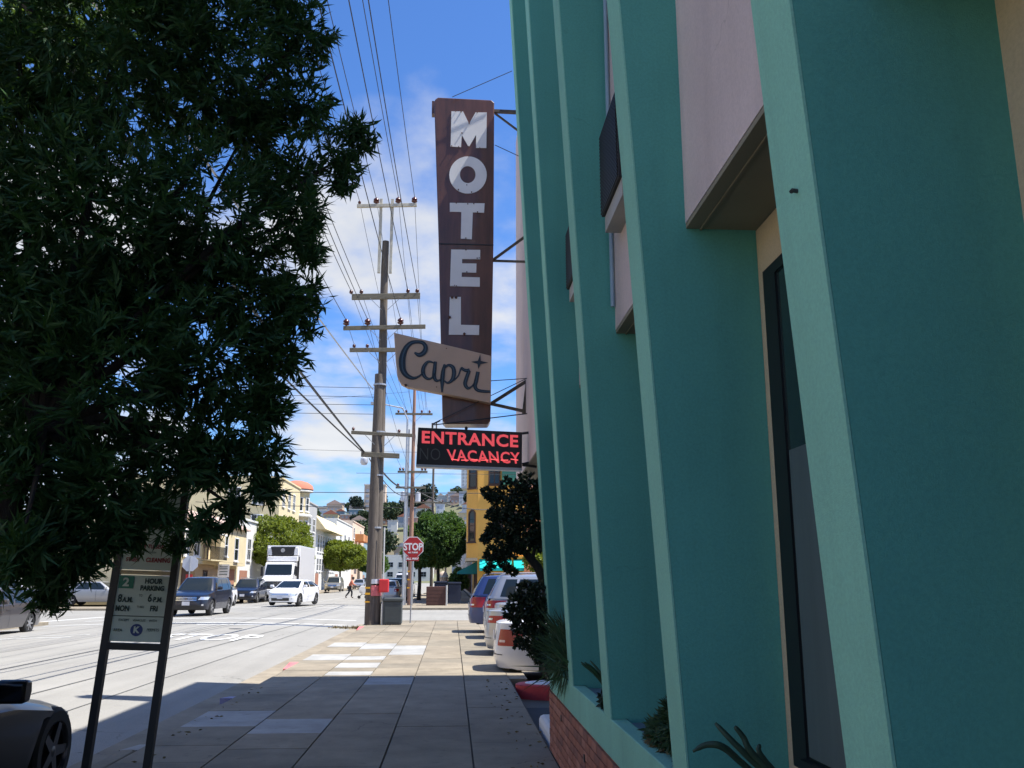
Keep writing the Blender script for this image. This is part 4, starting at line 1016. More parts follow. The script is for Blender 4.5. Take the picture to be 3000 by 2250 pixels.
# oncoming traffic
make_car('moving_car', 'dark navy SUV with chrome barred grille coming through the junction', 'car', (-11.35, 42.4, gz(-11.35)), -H-.03, Car(**SUV_), navy, spokes=5, rails=False, lowtrim='trim_black', ghp=((1.12, 1.70), (1.78, 2.35), (2.42, 2.78)))
make_car('parked_car', 'white coupe parked between the two dark SUVs', 'car', (-14.35, 56.6, -.07), -H, Car(**dict(SED, roof=1.38)), wht, spokes=5, group='cars parked along the far kerb')
make_car('parked_car', 'dark blue crossover parked in front of the lorry beside the round tree', 'car', (-14.35, 65.8, -.07), -H, Car(**SUV_), navy, spokes=5, rails=True, grille='mesh', group='cars parked along the far kerb')
make_car('parked_car', 'black saloon nose half hidden behind the white hatchback', 'car', (-14.2, 72.5, -.07), -H, Car(**SED), blk, group='cars parked along the far kerb')
vc = Car(L=4.58, Wd=1.81, sill=.20, hood=(.76, .98), belt=(.98, 1.08), roof=1.44, ws=(1.35, .40), rs=(-2.05, -.80), tail=(1.12, 1.08), rw=.33, n=5.0)
make_car('moving_car', 'white hatchback with slim chrome grille driving towards the junction', 'car', (-9.3, 54.8, gz(-9.3)+.06), -H-.20, vc, wht, spokes=5, grille='slim', hl=(.58, 1.12))
for (x, y, cc, p, lb) in ((-14.3, 84.0, SUV_, navy, 'dark SUV parked just behind the white lorry'), (-15.4+1.1, 112, dict(SUV_, Wd=1.95, roof=1.75), cham, 'pale beige van parked under the second round tree'),
                          (-14.0, 139, SED, slv, 'small silver saloon parked far up the street'), (-13.9, 150, SUV_, dgr, 'tiny dark car farthest up the left side of the street')):
    make_car('parked_car', lb, 'car', (x, y, .06), -H, Car(**cc), p, group='cars parked along the far kerb')
# right hand side beyond the junction
make_car('parked_car', 'silver hatchback rear with red lamps seen behind the litter bin', 'car', (-4.55, 65.5, -.05), H, Car(**dict(SUV_, roof=1.52)), slv, group='cars parked on the right beyond the junction')
make_car('parked_car', 'dark green SUV parked behind the silver hatchback', 'car', (-4.35, 72.5, -.05), H, Car(**SUV_), paint('green', (.02, .05, .045), .3), group='cars parked on the right beyond the junction')
make_car('parked_car', 'tall white van parked farther up the right side', 'car', (-4.4, 84, -.05), H, Car(**dict(SUV_, roof=2.1, Wd=1.95)), wht, group='cars parked on the right beyond the junction')
# side street cars on the left
make_car('parked_car', 'silver saloon in the driveway across the junction under the tree crown', 'car', (-21.6, 57.2, .0), 0, Car(**SED), slv, group='cars in driveways on the left')
make_car('parked_car', 'pale pickup sized car farther left beneath the hanging leaves', 'car', (-26.8, 57.4, .0), 0, Car(**SUV_), slv, group='cars in driveways on the left')
# motel car park, tails towards the pavement
GP = 'cars nosed in at the motel car park'
make_car('parked_car', 'white saloon with its tail over the pavement, nearest in the motel row', 'car', (3.10, 16.9, -.20), 0, Car(**dict(SED, tail=(1.06, 1.03), n=4.5)), wht, group=GP, tl=(.60, 1.10, .64, .92))
make_car('parked_car', 'silver saloon second in the motel row, sharp red lamps', 'car', (3.05, 20.3, -.13), 0, Car(**dict(SED, tail=(1.08, 1.05), n=4.5)), slv, group=GP, tl=(.55, 1.22, .80, .95))
make_car('parked_car', 'silver saloon tucked between the silver SUV and second saloon', 'car', (3.35, 22.9, -.09), 0, Car(**dict(SED, tail=(1.10, 1.08), n=4.5)), slv, group=GP, tl=(.55, 1.2, .86, .99))
make_car('parked_car', 'silver SUV with roof rails in the motel row', 'car', (3.15, 25.6, -.04), 0, Car(**dict(SUV_, roof=1.72)), slv, group=GP, rails=True, tl=(.70, 1.20, .86, 1.06))
make_car('parked_car', 'blue SUV farthest in the motel row', 'car', (2.78, 28.4, -.01), 0, Car(**dict(SUV_, roof=1.70)), blu, group=GP, rails=True, tl=(.70, 1.15, .76, 1.06))

# ================================================================ LORRY
def make_truck():
    t = thing('delivery_lorry', 'white refrigerated lorry with black cooling unit over the cab', 'lorry', (-13.0, 69.8, gz(-12.05)+.05), -H)
    wp = MT['white_paint']; # x forward
    MB().box(-8.2, -.9, -1.27, 1.27, 1.05, 4.05).build('cargo_box', paint('lorry_white', (.78, .78, .80), 0), t, bevel=.04)
    for y in (-1.275, 1.275): MB().box(-8.2, -.9, y-.01, y+.01, 1.05, 1.15).build('box_rail', MT['alloy'], t)
    u = MB(); u.poly([(-.9, -.95, 3.95), (-.9, .95, 3.95), (-.9, .72, 3.30), (-.9, -.72, 3.30)], (.42, 0, 0)); cu = u.build('cooling_unit', MT['trim_black'], t, bevel=.05)
    MB().lathe([(.16, 0), (.16, .02)], (-.47, 0, 3.68), 'X', 16).build('unit_badge', MT['alloy'], cu).scale = (1, 1, 1)
    for y in (-1.0, 1.0): MB().box(-.9, -.55, y-.17, y+.17, 3.3, 3.9).build('unit_side', MT['white_paint'], cu, bevel=.05)
    MB().box(-.88, -.45, -1.15, 1.15, 2.85, 3.22).build('wind_deflector', wp, t, bevel=.05)
    c = MB(); prof = [(-.75, .9), (-.75, 2.75), (.30, 2.75), (.42, 2.68), (.82, 1.78), (1.9, 1.52), (2.12, 1.38), (2.18, .9)]
    c.poly([(x, -1.08, z) for x, z in prof], (0, 2.16, 0)); c.build('cab', paint('lorry_white', (.78, .78, .80), 0), t, bevel=.07)
    w = MB(); w.poly([(.475, -.93, 2.60), (.475, .93, 2.60), (.835, .97, 1.84), (.835, -.97, 1.84)], (.02, 0, .008)); w.build('windscreen', MT['car_glass'], t)
    for y in (-1.085, 1.085): MB().poly([(-.5, y-.004, 2.5), (.25, y-.004, 2.5), (.6, y-.004, 1.85), (-.5, y-.004, 1.85)], (0, .008, 0)).build('side_window', MT['car_glass'], t)
    g = MB().box(2.17, 2.21, -.62, .62, .85, 1.38).build('grille', MT['trim_black'], t)
    for k in range(6): MB().box(2.205, 2.225, -.6, .6, .88+k*.085, .90+k*.085).build('grille_bar', MT['chrome'], g)
    for y in (-.88, .88): MB().box(2.12, 2.22, y-.17, y+.17, .95, 1.25).build('headlight', MT['lamp_clear'], t, bevel=.03)
    MB().box(2.1, 2.38, -1.15, 1.15, .42, .80).build('bumper', wp, t, bevel=.04)
    MB().box(-8.0, 2.0, -.45, .45, .55, 1.0).build('chassis', MT['trim_black'], t)
    for y in (-1.28, 1.28):
        MB().box(.55, .62, y-.09, y+.09, 1.75, 2.45).build('wing_mirror', MT['trim_black'], t, bevel=.02)
    MB().tube([(-.82, -1.15, .9), (-.82, -1.15, 3.3)], .07, 8).build('exhaust_stack', MT['chrome'], t)
    MB().box(-.86, -.80, 1.1, 1.25, 1.3, 3.2).build('gap_hose', MT['trim_black'], t)
    for x in (1.35, -6.3):
        for sg in (1, -1):
            ob = add_wheel(t, x, sg*1.02, .5, 8, False, sg)
    return t
make_truck()

# ================================================================ PEOPLE
def person(label, loc, rz, pose, cloth_top, cloth_leg, h=1.68, category='person'):
    """pose: dict of joints; body grown with a skin modifier along the skeleton"""
    t = thing('person', label, category, loc, rz)
    def grow(nm, verts, edges, radii, m, root=0, sub=2):
        me = bpy.data.meshes.new(nm); me.from_pydata(verts, edges, []); me.materials.append(MT[m])
        o = bpy.data.objects.new(nm, me); COL.objects.link(o); o.parent = t
        s_ = o.modifiers.new('skin', 'SKIN')
        for i, r_ in enumerate(radii): me.skin_vertices[0].data[i].radius = (r_, r_) if not isinstance(r_, tuple) else r_
        me.skin_vertices[0].data[root].use_root = True; s_.use_smooth_shade = True; b_ = o.modifiers.new('sub', 'SUBSURF'); b_.levels = sub; b_.render_levels = sub
        return o
    J = pose
    V = ['pelvis', 'waist', 'chest', 'neck', 'head', 'crown', 'sl', 'el', 'wl', 'hl', 'sr', 'er', 'wr', 'hr', 'hipl', 'kl', 'al', 'tl', 'hipr', 'kr', 'ar', 'tr']
    E_ = [(0,1),(1,2),(2,3),(3,4),(4,5),(2,6),(6,7),(7,8),(8,9),(2,10),(10,11),(11,12),(12,13),(0,14),(14,15),(15,16),(16,17),(0,18),(18,19),(19,20),(20,21)]
    rad = [(.15,.11),(.13,.10),(.16,.11),.055,.095,.07,.062,.045,.032,.03,.062,.045,.032,.03,.088,.062,.042,.038,.088,.062,.042,.038]
    grow('body', [J[k] for k in V], E_, rad, 'skin')
    top = ['pelvis', 'waist', 'chest', 'sl', 'el', 'wl', 'sr', 'er', 'wr']
    mid = lambda a, b, f: tuple(J[a][i]*(1-f)+J[b][i]*f for i in range(3))
    vt = [J['pelvis'], J['waist'], J['chest'], J['sl'], J['el'], mid('el', 'wl', .8), J['sr'], J['er'], mid('er', 'wr', .8)]
    grow('shirt', vt, [(0,1),(1,2),(2,3),(3,4),(4,5),(2,6),(6,7),(7,8)], [(.17,.13),(.16,.125),(.185,.13),.085,.062,.048,.085,.062,.048], cloth_top)
    vl = [J['pelvis'], J['hipl'], J['kl'], mid('kl', 'al', .95), J['hipr'], J['kr'], mid('kr', 'ar', .95)]
    grow('trousers', vl, [(0,1),(1,2),(2,3),(0,4),(4,5),(5,6)], [(.175,.135),.108,.080,.062,.108,.080,.062], cloth_leg)
    for a, b in (('al', 'tl'), ('ar', 'tr')):
        grow('shoe', [J[a], J[b]], [(0, 1)], [.055, .045], 'trim_black', sub=1)
    hd = J['head']; MB().lathe([(.02, .13), (.09, .11), (.115, .04), (.112, -.02), (.10, -.05)], (hd[0]-.02, hd[1], hd[2]+.02), 'Z', 12).build('hair', MT['hair'], t, smooth=60)
    return t
walk = dict(pelvis=(0, 0, .92), waist=(.05, 0, 1.05), chest=(.16, 0, 1.28), neck=(.23, 0, 1.43), head=(.29, 0, 1.54), crown=(.31, 0, 1.63),
    sl=(.17, .17, 1.34), el=(.27, .22, 1.10), wl=(.50, .16, 1.02), hl=(.57, .14, 1.02), sr=(.17, -.17, 1.34), er=(.27, -.22, 1.10), wr=(.50, -.16, 1.02), hr=(.57, -.14, 1.02),
    hipl=(0, .10, .86), kl=(.22, .10, .50), al=(.20, .10, .09), tl=(.36, .11, .04), hipr=(0, -.10, .86), kr=(-.02, -.10, .48), ar=(-.30, -.10, .13), tr=(-.17, -.11, .04))
stand = dict(pelvis=(0, 0, .93), waist=(0, 0, 1.08), chest=(0, 0, 1.32), neck=(.01, 0, 1.47), head=(.03, 0, 1.59), crown=(.03, 0, 1.68),
    sl=(0, .18, 1.38), el=(-.03, .23, 1.10), wl=(.06, .24, .86), hl=(.09, .23, .78), sr=(0, -.18, 1.38), er=(-.03, -.23, 1.10), wr=(.06, -.24, .86), hr=(.09, -.23, .78),
    hipl=(0, .10, .87), kl=(.12, .10, .50), al=(.06, .10, .09), tl=(.22, .12, .04), hipr=(0, -.10, .87), kr=(.02, -.10, .49), ar=(-.18, -.10, .10), tr=(-.02, -.12, .04))
person('person in an orange top and dark trousers pushing a white stroller over the road', (-8.2, 73.5, gz(-8.2)+.04), 0.15, walk, 'cloth_orange', 'cloth_dark')
st_ = thing('stroller', 'white hooded pushchair pushed across the road', 'stroller', (-7.15, 73.6, gz(-7.5)+.02), 0.15)
s = MB(); 
for y in (-.22, .22): s.tube([(-.55, y, 1.02), (-.30, y, .75), (.28, y, .20)], .018, 6); s.tube([(.25, y, .55), (-.25, y, .18)], .018, 6)
s.tube([(-.55, -.22, 1.02), (-.55, .22, 1.02)], .018, 6); s.build('frame', MT['trim_black'], st_)
s = MB(); s.poly([(-.30, -.24, .80), (.05, -.24, .50), (.45, -.24, .48), (.60, -.24, .66), (.50, -.24, .42), (.0, -.24, .32), (-.25, -.24, .50)], (0, .48, 0)); s.build('seat', MT['cloth_white'], st_, bevel=.03)
s = MB(); s.lathe([(.28, -.24), (.30, 0), (.28, .24)], (-.02, 0, .70), 'Y', 14); s.build('hood', MT['cloth_white'], st_, smooth=50)
for x, y in ((.28, .24), (.28, -.24), (-.27, .24), (-.27, -.24)): s = MB(); s.lathe([(.02, -.02), (.12, -.02), (.12, .02), (.02, .02)], (x, y, .12), 'Y', 14); s.build('wheel', MT['rubber'], st_)
person('person in a red top walking on the shaded far pavement', (-0.35, 104, 0.0), pi/2+.2, stand, 'cloth_red', 'cloth_dark')
# ================================================================ BUILDINGS
def win(par, a, b, z0, z1, fm='white_paint', gm='car_glass', arch=False, fw=.09, out=.05, mull=1, rail=True, sill=True):
    """window on the wall line a-b (x,y), seen from the side on the right hand of a->b"""
    a, b = Vector((*a, 0)), Vector((*b, 0)); d = (b-a); w = d.length; d.normalize(); nrm = Vector((d.y, -d.x, 0))
    def T(p): return a + d*p.x + nrm*p.y + Vector((0, 0, p.z))
    s = MB()
    if arch:
        n = 10; ro = [(w, z0), (w, z1-w/2)] + [(w/2+w/2*cos(pi*k/n), z1-w/2+w/2*sin(pi*k/n)) for k in range(1, n)] + [(0, z1-w/2), (0, z0)]
        ri = [(w-fw, z0+fw), (w-fw, z1-w/2)] + [(w/2+(w/2-fw)*cos(pi*k/n), z1-w/2+(w/2-fw)*sin(pi*k/n)) for k in range(1, n)] + [(fw, z1-w/2), (fw, z0+fw)]
        m_ = len(ro); V = []
        for yy in (-.02, out): V += [T(Vector((x, yy, z))) for x, z in ro] + [T(Vector((x, yy, z))) for x, z in ri]
        F = []
        for k in range(m_):
            j = (k+1) % m_; F += [(2*m_+k, 2*m_+j, 3*m_+j, 3*m_+k), (k, j, 2*m_+j, 2*m_+k), (m_+k, m_+j, 3*m_+j, 3*m_+k)]
        s.add(V, F)
    else:
        for x0, x1, za, zb in ((0, fw, z0, z1), (w-fw, w, z0, z1), (fw, w-fw, z1-fw, z1), (fw, w-fw, z0, z0+fw)): s.box(x0, x1, -.02, out, za, zb, tf=T)
    f = s.build('window', MT[fm], par)
    pn = MB()
    if arch: pn.poly([T(Vector((x, .008, z))) for x, z in ri])
    else: pn.box(fw, w-fw, 0.002, .012, z0+fw, z1-fw, tf=T)
    pn.build('pane', MT[gm], f)
    s = MB()
    for k in range(1, mull+1): x = w*k/(mull+1); s.box(x-.03, x+.03, .013, out-.01, z0+fw, z1-fw*(1 if not arch else 2.2), tf=T)
    if rail: zm = (z0+z1)/2; s.box(fw, w-fw, .014, out-.012, zm-.03, zm+.03, tf=T)
    if s.v: s.build('glazing_bar', MT[fm], f)
    if sill: MB().box(-.05, w+.05, .0, .14, z0-.09, z0-.005, tf=T).build('sill', MT[fm], f)
    return f
for nm_, c in dict(house_cream=(.58, .49, .30), house_tan=(.42, .31, .19), house_white=(.60, .60, .57), house_grey=(.36, .36, .35), house_peach=(.60, .47, .36), house_orange=(.52, .22, .08), house_blue=(.20, .29, .34),
                   house_yellow=(.78, .42, .09), house_brown=(.30, .14, .09), tile_red=(.42, .16, .10), tile_pink=(.48, .35, .29), house_pink=(.48, .30, .24), awn_lit=(.0, .46, .42), awn_shaded=(.01, .16, .16), green_panel=(.06, .22, .15),
                   trim_brown=(.09, .05, .035), hill_earth=(.30, .20, .14), hill_green=(.10, .13, .06), haze_white=(.55, .58, .62), haze_grey=(.34, .37, .42)).items():
    mm(nm_, c, .9, var=.07, scale=.8)
FX = -18.6
def fy(s): return (FX, s)
# cream two storey house
h1 = thing('cream_house', 'cream two storey house with iron balcony and red tile edge beyond the SUV', 'house', (-24, 69, 0))
def RL(o): o.location = o.location - o.parent.location if False else o.location; return o
def B(par, x0, x1, y0, y1, z0, z1, m, nm, bev=0.0):
    o = MB().box(x0, x1, y0, y1, z0, z1).build(nm, MT[m], par, bevel=bev); o.matrix_parent_inverse = par.matrix_world.inverted() if False else Matrix.Translation(-Vector(par.location)); return o
def fixp(par, o): o.matrix_parent_inverse = Matrix.Translation(-Vector(par.location)); return o
def W_(par, *a, **k): return fixp(par, win(par, *a, **k))
B(h1, -30, -18.62, 58.5, 80, 0, 5.9, 'house_cream', 'wall')
B(h1, -18.60, -17.9, 58.5, 79.6, 2.62, 2.85, 'house_cream', 'storey_band')
B(h1, -18.60, -17.9, 58.5, 66, 2.86, 5.7, 'house_cream', 'upper_bay')
B(h1, -18.60, -17.9, 71, 79.6, 2.86, 5.6, 'house_cream', 'upper_bay')
B(h1, -18.62, -18.3, 66, 71, 0.0, 2.6, 'house_tan', 'entry_recess'); B(h1, -18.3, -18.05, 58.5, 79.6, 0, .4, 'house_tan', 'plinth')
r_ = MB(); r_.poly([(-19.2, 58.3, 6.5), (-17.6, 58.3, 5.72), (-17.6, 58.3, 5.60), (-19.2, 58.3, 5.6)], (0, 21.5, 0)); fixp(h1, r_.build('roof', MT['tile_pink'], h1))
r_ = MB(); r_.poly([(-17.9, 62, 5.1), (-16.6, 62, 4.7), (-16.6, 62, 4.62), (-17.9, 62, 4.95)], (0, 6, 0)); fixp(h1, r_.build('awning', MT['house_white'], h1))
for y0, y1 in ((59.2, 60.4), (61.5, 62.6), (63.8, 65.2)): W_(h1, (-17.9, y0), (-17.9, y1), 3.1, 4.9)
for y0, y1, z0, z1 in ((72.2, 73.2, 3.3, 5.0), (75.4, 76.8, 3.0, 4.9)): W_(h1, (-17.9, y0), (-17.9, y1), z0, z1, mull=0)
W_(h1, (-18.6, 67.0), (-18.6, 70.2), 2.95, 5.0, fm='trim_brown', mull=2)
s = MB(); s.box(-18.6, -17.3, 66.2, 70.8, 2.86, 2.95)
bal = fixp(h1, s.build('balcony', MT['house_cream'], h1))
s = MB(); 
for k in range(20): s.box(-17.34, -17.30, 66.25+k*.235, 66.28+k*.235, 2.95, 3.85)
s.box(-17.35, -17.29, 66.2, 70.8, 3.85, 3.89)
for k in range(6): s.box(-18.5+k*.22, -18.47+k*.22, 66.22, 66.25, 2.95, 3.85)
s.build('railing', MT['iron'], bal)
for y0, y1, m in ((59.5, 63.0, 'house_grey'), (63.8, 65.6, 'trim_brown'), (71.5, 74.6, 'house_tan'), (75.6, 78.8, 'house_brown')): B(h1, -18.6, -18.54, y0, y1, 0.05, 2.35, m, 'garage_door')
W_(h1, (-18.3, 68.0), (-18.3, 69.2), 1.2, 2.2, fm='trim_brown')
# pale brown corner shop piece with red band
h0 = thing('corner_house', 'white and brick corner building behind the tree trunk on the left', 'house', (-26, 57, 0))
B(h0, -44, -19.5, 59.5, 70, 0, 2.9, 'house_grey', 'wall'); B(h0, -44, -19.4, 59.3, 70.1, 2.9, 4.1, 'house_white', 'upper_wall'); B(h0, -44, -19.45, 59.4, 59.5, 2.3, 2.9, 'house_brown', 'band')
for k in range(5): W_(h0, (-43+k*4.6, 59.5), (-40.6+k*4.6, 59.5), .1, 2.1, fm='house_white', mull=1)
for k in range(6): W_(h0, (-43+k*3.8, 59.3), (-41.5+k*3.8, 59.3), 3.05, 3.9, fm='trim_brown', mull=0, sill=False)
# row behind the round trees
def row_house(nm, label, y0, y1, H_, m, wins=(), dx=0.0, roof=None, par_h=.35, wf='white_paint'):
    t = thing(nm, label, 'house', (-24, (y0+y1)/2, 0)); X = FX + dx
    B(t, -34, X, y0, y1-.05, 0, H_, m, 'wall'); B(t, -34, X+.12, y0, y1-.05, H_, H_+par_h*.5, roof or m, 'parapet')
    for (a, b, z0, z1) in wins: W_(t, (X, a), (X, b), z0, z1, fm=wf, mull=1)
    if dx == 0: B(t, X, X+.05, y0+.8, y0+3.6, 0.05, 2.3, 'house_brown', 'garage_door')
    return t
row_house('grey_house', 'pale grey house set between the cream house and round tree', 80, 96, 6.7, 'house_white', [(81, 82.2, 3.2, 5.2), (83.2, 84.6, 3.2, 5.2), (87, 89, 3.2, 5.2), (91, 93, 3.2, 5.2)])
t = row_house('domed_house', 'tall cream corner house with red domed bay above the round tree', 97, 114.5, 12.2, 'house_cream', [(98.5, 100, z, z+1.9) for z in (3.4, 6.4, 9.3)] + [(102, 103.5, z, z+1.9) for z in (3.4, 6.4, 9.3)] + [(105, 106.5, z, z+1.9) for z in (3.4, 6.4, 9.3)])
s = MB(); s.lathe([(1.4, 3.2), (1.6, 3.5), (1.6, 12.0)], (-19.3, 111.4, 0), 'Z', 8); fixp(t, s.build('corner_bay', MT['house_cream'], t))
for z in (6.0, 9.0, 12.0): s = MB(); s.lathe([(1.65, z-.1), (2.0, z), (2.0, z+.15), (1.65, z+.3)], (-19.3, 111.4, 0), 'Z', 16); fixp(t, s.build('cornice', MT['house_white'], t))
s = MB(); s.lathe([(2.05, 12.3), (1.9, 12.8), (1.3, 13.2), (.6, 13.4), (.05, 13.45)], (-19.3, 111.4, 0), 'Z', 16); fixp(t, s.build('dome', MT['tile_red'], t, smooth=50))
for z in (3.7, 6.8, 9.6):
    for a in (-2.6, -1.85, -1.1, -.35, .4):
        x, y = -19.3+1.5*cos(a), 111.4+1.5*sin(a); dx_, dy_ = -sin(a), cos(a)
        W_(t, (x-dx_*.4, y-dy_*.4), (x+dx_*.4, y+dy_*.4), z, z+1.7, mull=0)
for z in (3.4, 6.4, 9.3): 
    for x in (-24, -21.5): W_(t, (x, 97), (x+1.3, 97), z, z+1.9)
row_house('grey_block', 'plain grey block with roof box behind the domed house', 115, 124, 11.2, 'house_grey', [(117, 119, 7.6, 9.4), (120.5, 122.5, 7.6, 9.4)])
B(bpy.data.objects['grey_block'], -24, -21, 117, 121, 11.4, 12.0, 'haze_grey', 'roof_box')
t = row_house('cream_block', 'cream block with sloping parapet and window strip above second round tree', 124, 145, 8.3, 'house_white', [(125.5+k*2.4, 127.2+k*2.4, 5.2, 7.6) for k in range(8)] + [(125.5+k*2.4, 127.2+k*2.4, 2.6, 4.4) for k in range(8)])
s = MB(); s.poly([(-18.9, 123.8, 10.2), (-17.3, 123.8, 8.2), (-18.9, 123.8, 8.2)], (0, 21.2, 0)); fixp(t, s.build('sloping_parapet', MT['house_cream'], t))
row_house('white_block', 'pale grey block in the row farther up the left side', 145.2, 168, 10.9, 'house_white', [(150, 152, 7, 9), (156, 158, 7, 9), (162, 164, 7, 9)])
t = row_house('peach_block', 'peach block with orange balcony fronts near the utility pole', 168.2, 190, 12.0, 'house_peach', [(170, 172, 9, 11), (182, 184, 9, 11), (170, 172, 5, 7)])
for z in (5.4, 8.6): 
    for y in (173, 179): B(t, FX, FX+1.6, y, y+4.5, z, z+1.3, 'house_orange', 'balcony')
row_house('blue_block', 'blue grey block at the far end of the left row', 190.2, 240, 9.0, 'house_blue', [(195+k*6, 198+k*6, 5.5, 7.5) for k in range(7)])
for k, (xx, yy, ww, hh, m, lb) in enumerate(((-38, 250, 30, 9, 'house_blue', 'blue grey building closing the left side of the street'), (-20, 330, 26, 10, 'house_white', 'white building low at the foot of the hill'), (8, 300, 14, 12, 'house_grey', 'grey building beyond the right street trees'))):
    t = thing('far_building', lb, 'building', (xx, yy, 0)); B(t, xx-ww/2, xx+ww/2, yy, yy+15, 0, hh, m, 'wall')
    for j in range(6):
        for z in (2.2, 5.6): W_(t, (xx-ww/2+1.5+j*ww/6.5, yy), (xx-ww/2+3.6+j*ww/6.5, yy), z, z+1.8, fm='haze_grey', mull=1, sill=False)
# yellow house on the right
yh = thing('yellow_house', 'tall mustard yellow corner house with arched bay window and turquoise awnings', 'house', (3.2, 66, 0))
B(yh, 1.66, 4.75, 60, 76, 0, 10.9, 'house_yellow', 'wall')
s = MB(); s.poly([(1.66, 60.02, 2.95), (.95, 60.8, 2.95), (.95, 64, 2.95), (1.66, 64.8, 2.95)], (0, 0, 7.6)); fixp(yh, s.build('bay', MT['house_yellow'], yh))
s = MB(); s.poly([(1.66, 59.95, 10.55), (.85, 60.7, 10.55), (.85, 64.1, 10.55), (1.66, 64.9, 10.55)], (0, 0, .25)); fixp(yh, s.build('cornice', MT['house_yellow'], yh))
s = MB(); s.poly([(1.66, 60.0, 2.75), (.88, 60.8, 2.75), (.88, 64, 2.75), (1.66, 64.8, 2.75)], (0, 0, .2)); fixp(yh, s.build('bay_base', MT['cream_wall'], yh))
B(yh, 1.62, 4.8, 59.86, 60, 2.9, 3.05, 'house_yellow', 'belt_course'); B(yh, 1.6, 4.8, 59.8, 76, 10.9, 11.15, 'house_yellow', 'cornice')
def on(a, b, f): return (a[0]*(1-f)+b[0]*f, a[1]*(1-f)+b[1]*f)
A_, B_ = (.95, 60.8), (1.66, 60.02)
W_(yh, on(A_, B_, .14), on(A_, B_, .80), 4.0, 6.15, fm='trim_brown', arch=True, mull=0)
W_(yh, on(A_, B_, .14), on(A_, B_, .90), 7.6, 9.6, fm='trim_brown', mull=0)
for (x0, x1, z0, z1) in ((2.35, 3.15, 7.8, 9.4), (2.6, 3.4, 4.3, 6.0), (3.7, 4.5, 4.3, 6.0)): W_(yh, (x0, 60), (x1, 60), z0, z1, fm='trim_brown', mull=1)
for (x0, x1) in ((2.0, 2.75), (2.95, 3.65)): W_(yh, (x0, 60), (x1, 60), .25, 1.85, fm='trim_brown', mull=1, sill=False)
def awning(par, x0, x1, y0, z0, z1, dep, m):
    s = MB(); s.poly([(x0, y0, z1), (x0, y0-dep, z0+.18), (x0, y0-dep, z0), (x0, y0, z0)], (x1-x0, 0, 0)); fixp(par, s.build('awning', MT[m], par))
awning(yh, 1.78, 3.9, 60, 2.1, 2.86, .7, 'awn_lit'); awning(yh, 4.05, 4.7, 60, 2.1, 2.86, .7, 'awn_lit')  # turquoise awnings: sunlit front and shaded side painted as two colours
s = MB(); s.poly([(1.66, 61, 2.75), (.35, 61, 2.05), (.35, 61, 1.9), (1.66, 61, 1.9)], (0, 7, 0)); fixp(yh, s.build('awning', MT['awn_shaded'], yh))
B(yh, 3.25, 4.7, 59.3, 59.99, 7.75, 9.3, 'green_panel', 'green_oriel'); B(yh, 3.2, 4.76, 59.2, 60, 9.3, 9.5, 'green_panel', 'oriel_roof')
B(yh, 1.6, 1.66, 60.6, 63.5, .1, 1.9, 'trim_brown', 'shop_front'); B(yh, 1.60, 1.66, 65, 68, .1, 1.9, 'trim_brown', 'shop_front')
t = thing('brick_house', 'pinkish house with brown trim behind the yellow house', 'house', (9, 70, 0)); B(t, 4.9, 14, 66, 80, 0, 8.5, 'house_pink', 'wall')
for z in (3.2, 6.0): 
    for x in (5.4, 8, 10.6): W_(t, (x, 66), (x+1.3, 66), z, z+1.7, fm='white_paint')
t = thing('shop_row', 'shaded row of shopfronts along the far right pavement', 'building', (5, 110, 0)); B(t, 1.7, 14, 76.2, 190, 0, 7.0, 'house_grey', 'wall')
for k in range(14): W_(t, (1.7, 85+k*7), (1.7, 80+k*7), .3, 2.4, fm='trim_brown', mull=2, sill=False); W_(t, (1.7, 84+k*7), (1.7, 81+k*7), 3.8, 5.6, fm='white_paint')
# things outside the frame on the other side, seen only as bounce and reflections
t = thing('street_house_row', 'pale house row across the street behind the tree', 'building', (-25, 10, 0)); B(t, -32, -18.7, -15, 32.5, 0, 8.0, 'house_cream', 'wall')
for k in range(9): W_(t, (-18.7, -13+k*5), (-18.7, -10.8+k*5), 4.2, 6.2); B(t, -18.7, -18.62, -13+k*5, -10.2+k*5, .1, 2.4, 'house_brown', 'garage_door')

